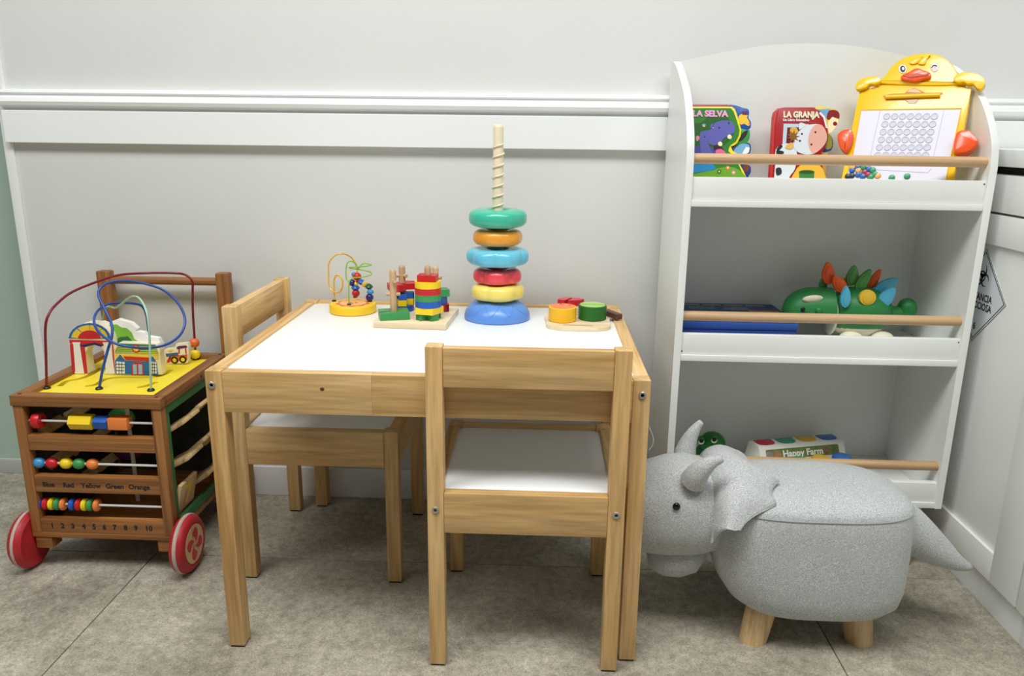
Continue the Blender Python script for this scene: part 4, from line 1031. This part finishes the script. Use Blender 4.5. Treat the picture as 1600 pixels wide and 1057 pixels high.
# face
def puff(pts, m, th, name, base=.003, par=None): return obj(name, MB().prism(S.path(pts, 4), (0, -base, 0), X, Z, th, th * .45), m, par or d)
puff([(520, 255), (545, 235), (590, 215), (625, 195), (660, 192), (690, 205), (735, 220), (748, 245), (735, 265), (690, 275), (640, 290), (570, 285), (530, 275)], DO, .007, 'beak')
puff([(540, 250), (600, 245), (650, 232), (690, 240), (740, 228), (720, 250), (660, 258), (600, 268)], mat('beak_line', (196, 60, 24), .4), .0012, 'mouth_line', .0098)
for pts in ([(585, 140), (600, 112), (650, 100), (690, 95), (660, 130), (640, 150), (600, 155)], [(650, 148), (680, 110), (740, 92), (735, 100), (715, 120), (700, 155), (670, 158)]): puff(pts, DY, .003, 'hair_tuft')
def disc(x, y, rx, ry, m, k, tilt=-8):
    t_ = math.radians(tilt)
    pts = [(x + rx * math.cos(a) * math.cos(t_) - ry * math.sin(a) * math.sin(t_), y + rx * math.cos(a) * math.sin(t_) + ry * math.sin(a) * math.cos(t_)) for a in [2 * math.pi * i / 24 for i in range(24)]]
    return obj('eye', MB().prism(S.path(pts), (0, -.003 - .0003 * k, 0), X, Z, .0003), m, d)
for x, y in ((533, 187), (771, 176)): disc(x, y, 32, 35, INK, 0); disc(x, y, 30, 33, PWHITE, 1)
disc(533, 188, 20, 25, INK, 2); disc(537, 186, 9, 11, PWHITE, 3); disc(770, 188, 24, 20, mat('blush_pink', (240, 206, 208), .5), 2)
q = S.path([(748, 180), (760, 166), (775, 162), (790, 168)], 3, False)
obj('wink', MB().tube([(a, -.0042, b_) for a, b_ in q], .0007, 6), INK, d)
# loose colour beads at the foot of the screen
cols = [mat('bead_' + n, c_, .3) for n, c_ in (('blue', (24, 92, 176)), ('amber', (238, 176, 84)), ('green', (30, 146, 92)), ('ruby', (150, 26, 50)), ('black', (26, 34, 52)))]
for i, (x, y, k) in enumerate(((152, 945, 0), (198, 943, 1), (238, 920, 2), (278, 935, 0), (307, 943, 2), (245, 958, 3), (270, 978, 3), (197, 978, 0), (322, 975, 2), (150, 985, 4), (232, 990, 0), (345, 985, 1), (120, 990, 4), (155, 918, 1), (290, 995, 2), (197, 920, 0), (565, 990, 2), (450, 1000, 2))):
    a = S.p(x, y); obj('bead', MB().lathe([(.0046, -.0007), (.0052, -.002), (.0042, -.0034), (0, -.004)], (a[0], 0, a[1]), 'y', 14), cols[k], sc)

# puzzle box
F2 = 0.4104
zt2 = 0.458
fr_ = on_z(1248, 507, zt2)
px_ = thing('puzzle_box', 'flat dark blue puzzle box lying on the middle ledge beside the green dinosaur', 'box', (0.5, 0.4, F2))
bx0, bx1, by0, by1 = 0.4065, fr_.x, max(fr_.y, .312), 0.4935
BB = mat('box_blue', (50, 88, 172), .4); BD = mat('box_navy', (36, 58, 118), .4)
obj('tray', MB().box(bx0 + .0015, bx1 - .0015, by0 + .0015, by1 - .0015, F2, zt2 - .012, .0006), BB, px_, True)
ld = obj('lid', MB().box(bx0, bx1, by0, by1, zt2 - .0118, zt2, .0006), BB, px_, True)
def top(pts, m, k=1, name='printed_picture'):
    q = [(bx0 + (bx1 - bx0) * a, by0 + (by1 - by0) * b_) for a, b_ in pts]
    return obj(name, MB().prism(q, (0, 0, zt2 + .0003 * (k - 1)), X, Y, .0003), m, ld, True)
top([(.02, .02), (.98, .02), (.98, .98), (.02, .98)], BD)
top([(.02, .86), (.07, .86), (.07, .98), (.02, .98)], mat('box_red', (110, 40, 40), .4), 2)
def rc(a, b_, e, f): return [(a, e), (b_, e), (b_, f), (a, f)]
for r4, cc in ((rc(.18, .42, .66, .82), (88, 116, 116)), (rc(.50, .72, .66, .82), (96, 120, 122)), (rc(.20, .60, .40, .55), (130, 142, 150)), (rc(.70, .97, .38, .62), (176, 124, 96)), (rc(.62, .92, .05, .34), (196, 160, 130)), (rc(.08, .5, .06, .3), (150, 160, 190))):
    top(r4, mat('box_print_%d_%d_%d' % cc, cc, .4, 0, 1, .35, 60), 2)
for k in range(4): top(rc(.13 + k * .2, .13 + k * .2 + .17, .885, .915), mat('box_text_white', (196, 204, 220), .4), 2, 'printed_line')

# dinosaur
DG = mat('dino_green', (36, 128, 64), .42); DC = mat('dino_cream', (232, 226, 202), .45); YD = 0.405
dn = thing('toy_dinosaur', 'green toy dinosaur with coloured leaf spines on the middle ledge', 'toy dinosaur', (0.74, YD, F2))
def py(u, v, y=YD): return on_y(u, v, y)
def hd_loft():
    c_ = py(1262, 487); m = MB(); rings = []
    for k in range(15):
        t_ = k / 14; x = c_.x - .048 + .088 * t_
        s_ = math.sqrt(max(0, 1 - (1 - min(t_ / .62, 1)) ** 2)) if t_ < .62 else 1.0
        s_ = max(s_, .02)
        rings.append([Vector((x, YD + .040 * s_ * math.cos(a), c_.z + .006 * (1 - s_) - .004 + (.050 if math.sin(a) > 0 else .014) * s_ * math.sin(a))) for a in [2 * math.pi * i / 24 for i in range(24)]])
    return m.loft(rings), c_
m_, hc = hd_loft()
hdo = obj('head', m_, DG, dn, True, ang=60)
obj('neck_ring', MB().lathe([(.036, 0), (.039, .002), (.036, .0045)], (py(1297, 480).x - .001, YD, hc.z - .004), 'x', 28), DC, dn, True)
bc_ = py(1340, 487)
obj('body', MB().ell((bc_.x, YD, bc_.z + .001), .062, .043, .046, 28, 16), DG, dn, True, ang=80)
obj('belly', MB().ell((bc_.x, YD, bc_.z - .020), .050, .036, .027, 24, 14), DC, dn, True, ang=80)
a = py(1375, 492); b_ = py(1400, 490); e_ = py(1417, 483)
obj('tail', MB().tube(catmull([a, b_, e_], 4), [.022, .020, .018, .016, .014, .013, .012, .011, .011], 16), DG, dn, True, ang=80)
obj('tail_ball', MB().ell((e_.x, e_.y, e_.z), .0175, .0175, .0205), DG, dn, True)
for u in (1322, 1370):
    p = py(u, 516); 
    for yy in (YD - .026, YD + .026):
        obj('foot', MB().ell((p.x, yy, F2 + .0125), .021, .015, .0124), DC, dn, True)
pch = [Vector((hc.x + (u - 1262) / 855, 0, 0)) for u in (1,)]
p = on_y(1270, 467, YD - .029); obj('cheek_patch', MB().ell(p, .0185, .004, .0066, 20, 10, Matrix.Rotation(math.radians(-6), 3, 'Y')), DC, dn, True)
p = on_y(1254.5, 484, YD - .0385); obj('eye', MB().ell(p, .0040, .0022, .0050, 14, 10), BLACK, dn, True)
p = on_y(1279.5, 486, YD - .039); obj('nose_bump', MB().ell(p, .0065, .004, .006, 14, 10), DG, dn, True)
SPN = (('o', 1294, 427, 9.5, 18, -8, 0), ('o', 1311, 444, 9.5, 16, -38, -.012), ('g', 1332, 431, 9, 16.5, 6, 0), ('g', 1349, 438, 8.5, 19.5, 27, -.008), ('o', 1366, 437, 6.5, 18, 24, .012), ('b', 1321, 464, 7.5, 17, -2, -.036),
       ('b', 1384, 448, 11, 21, 52, .0), ('b', 1385, 465, 10.5, 19, 34, -.024), ('y', 1355, 465, 12.5, 12, 10, -.036), ('g', 1286, 444, 6, 9, -10, .012), ('y', 1322, 440, 6, 9, 10, .02))
SC_ = {'o': mat('spine_orange', (250, 102, 36), .4), 'g': mat('spine_green', (86, 160, 76), .4), 'b': mat('spine_blue', (88, 186, 220), .4), 'y': mat('spine_yellow', (238, 196, 60), .4)}
for col_, u, v, w, h, tl, dy in SPN:
    p = on_y(u, v, YD + dy); k = 1 / 855
    w, h = w * k, h * k
    leaf = [(x_.x, x_.y) for x_ in catmull([(0, -h, 0), (w * .75, -h * .7, 0), (w, -h * .1, 0), (w * .62, h * .6, 0), (0, h, 0), (-w * .62, h * .6, 0), (-w, -h * .1, 0), (-w * .75, -h * .7, 0)], 4, True)]
    if col_ == 'y': leaf = circ(0, 0, w, h, 24)
    R = Matrix.Rotation(math.radians(tl), 3, 'Y')
    ex_, ez_ = R @ X, R @ Z
    if True:
        sp_ = obj('spine', MB().prism(leaf, Vector((p.x, p.y + .003, p.z)), ex_, ez_, .007, .0018), SC_[col_], dn, True)
        obj('spine_hollow', MB().prism([(a_ * .62, b2_ * .7 - h * .05) for a_, b2_ in leaf], Vector((p.x, p.y - .0040, p.z)), ex_, ez_, .0012, .0006), SC_[col_], sp_, True)

# frog and pop-up toy on the bottom ledge
F3 = 0.1434
yf_ = 0.43; fp = on_y(1113, 690, yf_)
fg = thing('toy_frog', 'green toy frog with bulging eyes half hidden behind the stool horn', 'toy frog', (fp.x, yf_, F3))
FG = mat('frog_green', (22, 112, 40), .35)
obj('body', MB().ell((fp.x + .003, yf_ + .004, F3 + .022), .034, .028, .0218, 20, 12), FG, fg, True)
obj('head', MB().ell((fp.x, yf_, fp.z - .004), .026, .024, .024, 20, 12), FG, fg, True)
for u, v in ((1095, 688), (1115, 686)):
    p = on_y(u, v, yf_ - .018)
    ey = obj('eye', MB().ell(p, .0085, .007, .0085, 14, 10), FG, fg, True)
    obj('eye_white', MB().ell(p + Vector((0, -.0042, -.0015)), .006, .0035, .006, 14, 8), PWHITE, ey, True)
    obj('pupil', MB().ell(p + Vector((0, -.0066, .0005)), .0045, .0022, .0045, 12, 8), BLACK, ey, True)
zl = 0.202
L0, L1 = on_z(1196, 692, zl), on_z(1293, 684, zl)
yaw_ = math.atan2(L1.y - L0.y, L1.x - L0.x); mid_ = (L0 + L1) / 2; lw = (L1 - L0).length / 3
pu = thing('pop_up_toy', 'white pop-up toy with four coloured lids and buttons on the bottom ledge', 'pop-up toy', (mid_.x, mid_.y, F3), (0, 0, yaw_))
PW = mat('toy_white', (232, 232, 224), .35)
hz = zl - F3 - .0005; hwid = lw * 2.02
prof_ = [(-.075, 0), (-.072, .026), (-.030, .030), (-.018, hz - .004), (-.014, hz), (.016, hz), (.021, hz - .004), (.028, 0)]
rings = []
for i, x in enumerate((-hwid - .008, -hwid - .002, -hwid, hwid, hwid + .002, hwid + .008)):
    f = (0.0, .93, 1, 1, .93, 0.0)[i]; f2 = (1.06, 1.01, 1, 1, 1.01, 1.06)[i]
    rings.append([Vector((x, a_ * f2, b2_ * f if f > 0 else 0.0)) for a_, b2_ in prof_])
rings = [[Vector((x, a_ * (1.0 if abs(x) < hwid else 1.02), b2_ * (1 if abs(x) <= hwid + 1e-6 else .2))) for a_, b2_ in prof_] for x in (-hwid - .010, -hwid, hwid, hwid + .010)]
obj('body', MB().loft(rings), PW, pu, ang=50)
lidc = [mat('lid_red', (178, 34, 52), .35), mat('lid_teal', (44, 148, 120), .35), mat('lid_amber', (222, 176, 40), .35), mat('lid_blue', (52, 112, 190), .35)]
lid = [(-.5, .5), (.5, .5), (.5, -.1), (.42, -.35), (.2, -.5), (-.2, -.5), (-.42, -.35), (-.5, -.1)]
for k in range(4):
    x = (k - 1.5) * lw
    obj('lid', MB().prism([(x + a_ * lw * .80, .001 + b2_ * .026) for a_, b2_ in lid], (0, 0, hz + .0001), X, Y, .0014, .0005), lidc[k], pu)
    bo_ = obj('button', MB().lathe([(lw * .40, .0295), (lw * .40, .036), (lw * .34, .041), (0, .042)], (x, -.050, 0), 'z', 24), lidc[k], pu)
sl0, sl1 = Vector((0, -.030, .030)), Vector((0, -.018, hz - .004)); ev = (sl1 - sl0); sh_ = ev.length; ev.normalize()
oc = (sl0 + sl1) / 2
bn = obj('label_band', MB().prism(rrect(-hwid * .86, hwid * .86, -sh_ * .40, sh_ * .40, .003), oc, X, ev, .0005), mat('label_green', (112, 130, 62), .45, 0, 1, .3, 90), pu)
nn = X.cross(ev).normalized()
lettering('lettering', 'Happy Farm', sh_ * .66, oc + nn * .0008, X, ev, PWHITE, bn, bold=.0005)
for k, (x, cc) in enumerate(((-.78, (150, 130, 130)), (-.60, (170, 120, 80)), (.56, (140, 96, 70)), (.76, (90, 120, 60)))):
    obj('animal_print', MB().prism(circ(x * hwid, 0, sh_ * .28, n=14), oc + nn * .0005, X, ev, .0003), mat('animal_%d' % k, cc, .5, 0, 1, .3, 200), bn)

# ================================================================== animal stool
def fabric():
    m = bpy.data.materials.new('silver_grey_fabric'); m.use_nodes = True
    nt = m.node_tree; N = nt.nodes; L = nt.links; b = N['Principled BSDF']
    tc = N.new('ShaderNodeTexCoord')
    n1 = N.new('ShaderNodeTexNoise'); n1.inputs['Scale'].default_value = 850; n1.inputs['Detail'].default_value = 2
    n2 = N.new('ShaderNodeTexNoise'); n2.inputs['Scale'].default_value = 14; n2.inputs['Detail'].default_value = 4
    for n in (n1, n2): L.new(tc.outputs['Object'], n.inputs['Vector'])
    r = N.new('ShaderNodeValToRGB'); e = r.color_ramp.elements
    e[0].position = .36; e[0].color = lin((150, 154, 155)); e[1].position = .68; e[1].color = lin((216, 220, 219))
    L.new(n1.outputs['Fac'], r.inputs['Fac'])
    mr = N.new('ShaderNodeMapRange'); mr.inputs['To Min'].default_value = .92; mr.inputs['To Max'].default_value = 1.06
    L.new(n2.outputs['Fac'], mr.inputs['Value'])
    hs = N.new('ShaderNodeHueSaturation'); L.new(r.outputs['Color'], hs.inputs['Color']); L.new(mr.outputs['Result'], hs.inputs['Value'])
    L.new(hs.outputs['Color'], b.inputs['Base Color']); b.inputs['Roughness'].default_value = .62
    b.inputs['Sheen Weight'].default_value = .15
    bp = N.new('ShaderNodeBump'); bp.inputs['Strength'].default_value = .3; bp.inputs['Distance'].default_value = .0008
    L.new(n1.outputs['Fac'], bp.inputs['Height'])
    bp2 = N.new('ShaderNodeBump'); bp2.inputs['Strength'].default_value = .35; bp2.inputs['Distance'].default_value = .006
    L.new(n2.outputs['Fac'], bp2.inputs['Height']); L.new(bp.outputs['Normal'], bp2.inputs['Normal'])
    L.new(bp2.outputs['Normal'], b.inputs['Normal'])
    return m
FAB = fabric(); SEAM = mat('seam_thread', (158, 162, 162), .7)
sto = thing('animal_stool', 'silver grey fabric rhino-shaped stool with horns, frill and stubby wooden legs', 'stool', (0.57, 0.115, 0))
def sup(a, e): c_, s_ = math.cos(a), math.sin(a); return math.copysign(abs(c_) ** (2 / e), c_), math.copysign(abs(s_) ** (2 / e), s_)
YC = 0.118
secs = [  # z, xl, xr, half depth, exponent
    (0.0590, .520, .675, .070, 2.6), (0.0600, .497, .700, .085, 2.8), (0.0660, .480, .720, .094, 3.0), (0.0780, .465, .7330, .100, 3.2), (0.100, .4505, .7370, .1035, 3.3), (0.130, .4400, .7380, .1050, 3.3),
    (0.165, .4330, .7380, .1050, 3.3), (0.200, .4290, .7380, .1040, 3.2), (0.222, .4285, .7370, .1025, 3.1), (0.2290, .4300, .7375, .1015, 3.0), (0.2336, .4312, .7365, .1005, 3.0)]
NS = 72
rings = []
for z, xl, xr, hd_, e in secs:
    rings.append([Vector(((xl + xr) / 2 + (xr - xl) / 2 * sup(a, e)[0], YC + hd_ * sup(a, e)[1], z)) for a in [2 * math.pi * k / NS for k in range(NS)]])
obj('body', MB().loft(rings), FAB, sto, True, ang=70)
rings = []
z, xl, xr, hd_, e = .2337, .4312, .7365, .1005, 3.0
for k in range(12):
    t_ = k / 11; s_ = math.cos(t_ * math.pi / 2 * .985) ** .75; zz = z + .031 * math.sin(t_ * math.pi / 2)
    rings.append([Vector(((xl + xr) / 2 + (xr - xl) / 2 * s_ * sup(a, 2.6 + .4 * (1 - t_))[0], YC + hd_ * s_ * sup(a, 2.6 + .4 * (1 - t_))[1], zz)) for a in [2 * math.pi * q_ / NS for q_ in range(NS)]])
obj('seat_pad', MB().loft(rings), FAB, sto, True, ang=70)
sm = MB().tube([Vector(((xl + xr) / 2 + (xr - xl) / 2 * 1.004 * sup(a, 3.0)[0], YC + hd_ * 1.006 * sup(a, 3.0)[1], .2335)) for a in [2 * math.pi * q_ / NS for q_ in range(NS)]], .0011, 6, closed=True)
obj('seam', sm, SEAM, sto, True)
# legs splayed outwards
RW = raww('z')
fl1, fl2 = on_z(1180, 1008, 0), on_z(1347, 1010, 0)
for (bx, by, tx, ty2) in ((fl1.x, fl1.y + .016, fl1.x + .014, .078), (fl2.x, fl2.y + .016, fl2.x - .010, .078), (fl1.x + .035, .170, fl1.x + .045, .155), (fl2.x, .195, fl2.x - .010, .165)):
    a, b_ = Vector((bx, by, 0)), Vector((tx, ty2, .066))
    rr = []
    for f in (0, 1):
        c_ = a.lerp(b_, f); r_ = .0215 if f == 0 else .0245
        rr.append([Vector((c_.x + r_ * math.cos(q_), c_.y + r_ * math.sin(q_), c_.z)) for q_ in [2 * math.pi * i / 24 for i in range(24)]])
    obj('leg', MB().loft(rr), RW, sto, True)
# head
HY = .118
hs_ = [(.290, .030, .030, .190), (.297, .048, .047, .193), (.312, .060, .062, .198), (.335, .068, .072, .203), (.365, .0735, .078, .207), (.395, .0755, .079, .209), (.420, .0735, .074, .208), (.440, .068, .066, .205), (.456, .050, .050, .202)]
rings = []
for x, ry, rz_, zc in hs_:
    rings.append([Vector((x, HY + ry * sup(a, 2.3)[0], zc + rz_ * sup(a, 2.3)[1])) for a in [2 * math.pi * k / 40 for k in range(40)]])
obj('head', MB().loft(rings), FAB, sto, True, ang=75)
jw = [(.342, .020, .018, .122), (.348, .036, .026, .120), (.365, .047, .034, .121), (.39, .050, .038, .124), (.415, .046, .036, .130), (.430, .030, .024, .138)]
rings = [[Vector((x, HY + ry * math.cos(a), zc + rz_ * math.sin(a))) for a in [2 * math.pi * k / 32 for k in range(32)]] for x, ry, rz_, zc in jw]
obj('jaw', MB().loft(rings), FAB, sto, True, ang=75)
def horn(px, rad, name='horn'):
    P = catmull([on_y(u, v, y) for u, v, y in px], 5); n = len(P)
    R = [rad * (1 - (i / (n - 1)) ** 1.3 * .78) for i in range(n)]
    m = MB().tube(P, R, 18); t_ = P[-1] - P[-2]
    return obj(name, m, FAB, sto, True, ang=75)
horn([(1083, 752, .060), (1090, 741, .052), (1100, 731, .046), (1114, 722, .043), (1130, 717.5, .042)], .0200)
horn([(1068, 728, .172), (1071, 706, .172), (1076, 690, .172), (1085, 673, .172), (1096, 659, .172)], .0195)
p0 = on_y(1010, 722, .118)
horn([(1000, 728, .118), (1003, 716, .118), (1007, 706, .118)], .010, 'nose_horn')
for yy, u, v in ((HY - .0745, 1057, 792), ):
    p = on_y(u, v, .046)
    obj('eye', MB().ell(p, .0058, .0042, .0062, 18, 12), mat('glossy_black', (10, 10, 10), .1), sto, True)
obj('hang_loop', MB().tube(catmull([on_y(u, v, .118) for u, v in ((1004, 650), (1014, 668), (1021, 690), (1014, 704))], 5), .0011, 8), FAB, sto, True)
# frill: scalloped sheet from the neck over the front of the seat
neck, rim = [], []
for k in range(41):
    t_ = k / 40; a = math.radians(205 - 230 * t_)
    neck.append(Vector((.4255, HY + .066 * math.cos(a), .209 + .069 * math.sin(a))))
T = [on_y(1112, 818, .0085), on_y(1156, 831, .0075), on_z(1217, 790, .2500), on_z(1218, 753, .2685), on_z(1162, 716, .284), on_y(1102, 694, .19)]
T[1].y = .0085
far = Vector((.47, .215, .258)); T[4] = Vector((.497, .170, .2745)); T[5] = Vector((.452, .222, .255)); 
T = [T[0], T[1], T[2], T[3], T[4], T[5], Vector((.440, .232, .215))]
seg = 40 / (len(T) - 1)
for k in range(41):
    s_ = k / seg; i = min(int(s_), len(T) - 2); f = s_ - i
    p = T[i].lerp(T[i + 1], f)
    sag = math.sin(f * math.pi) * (.011 if 1 <= i <= 4 else .002)
    p = p + Vector((-sag, 0, 0)); rim.append(p)
def frill_pt(k, t_):
    a, b_ = neck[k], rim[k]
    p = a.lerp(b_, t_)
    c_ = Vector((p.x, HY, .200)); dv = p - c_; dv.x = 0
    lift = .020 * math.sin(t_ ** .75 * math.pi)
    if dv.length > 1e-4: p = p + dv.normalized() * lift
    return p
m = MB(); TH2 = .0035
def nrm_off(p):
    dv = p - Vector((p.x + .02, HY, .19)); return dv.normalized() * TH2
g1 = [[frill_pt(k, j / 8) for k in range(41)] for j in range(9)]
Vt = [[m.bm.verts.new(p + nrm_off(p)) for p in r_] for r_ in g1]; Vb = [[m.bm.verts.new(p) for p in r_] for r_ in g1]
for j in range(8):
    for k in range(40):
        m.bm.faces.new((Vt[j][k], Vt[j][k + 1], Vt[j + 1][k + 1], Vt[j + 1][k])); m.bm.faces.new((Vb[j][k], Vb[j + 1][k], Vb[j + 1][k + 1], Vb[j][k + 1]))
for k in range(40):
    m.bm.faces.new((Vt[8][k], Vt[8][k + 1], Vb[8][k + 1], Vb[8][k])); m.bm.faces.new((Vt[0][k + 1], Vt[0][k], Vb[0][k], Vb[0][k + 1]))
for j in range(8):
    m.bm.faces.new((Vt[j][0], Vt[j + 1][0], Vb[j + 1][0], Vb[j][0])); m.bm.faces.new((Vt[j + 1][40], Vt[j][40], Vb[j][40], Vb[j + 1][40]))
fo_ = obj('frill', m, FAB, sto, True, ang=70)
obj('stitching', MB().tube([frill_pt(k, .93) + nrm_off(frill_pt(k, .93)) * 1.05 for k in range(4, 37)], .0005, 6), mat('silver_thread', (188, 192, 190), .4), fo_, True)
# tail
tp_ = catmull([(.718, .118, .190), (.748, .114, .176), (.788, .108, .150), (.822, .103, .130), (.850, .100, .120)], 5)
n = len(tp_)
obj('tail', MB().tube(tp_, [.048 * (1 - .92 * (i / (n - 1)) ** 1.1) for i in range(n)], 20), FAB, sto, True, ang=75)
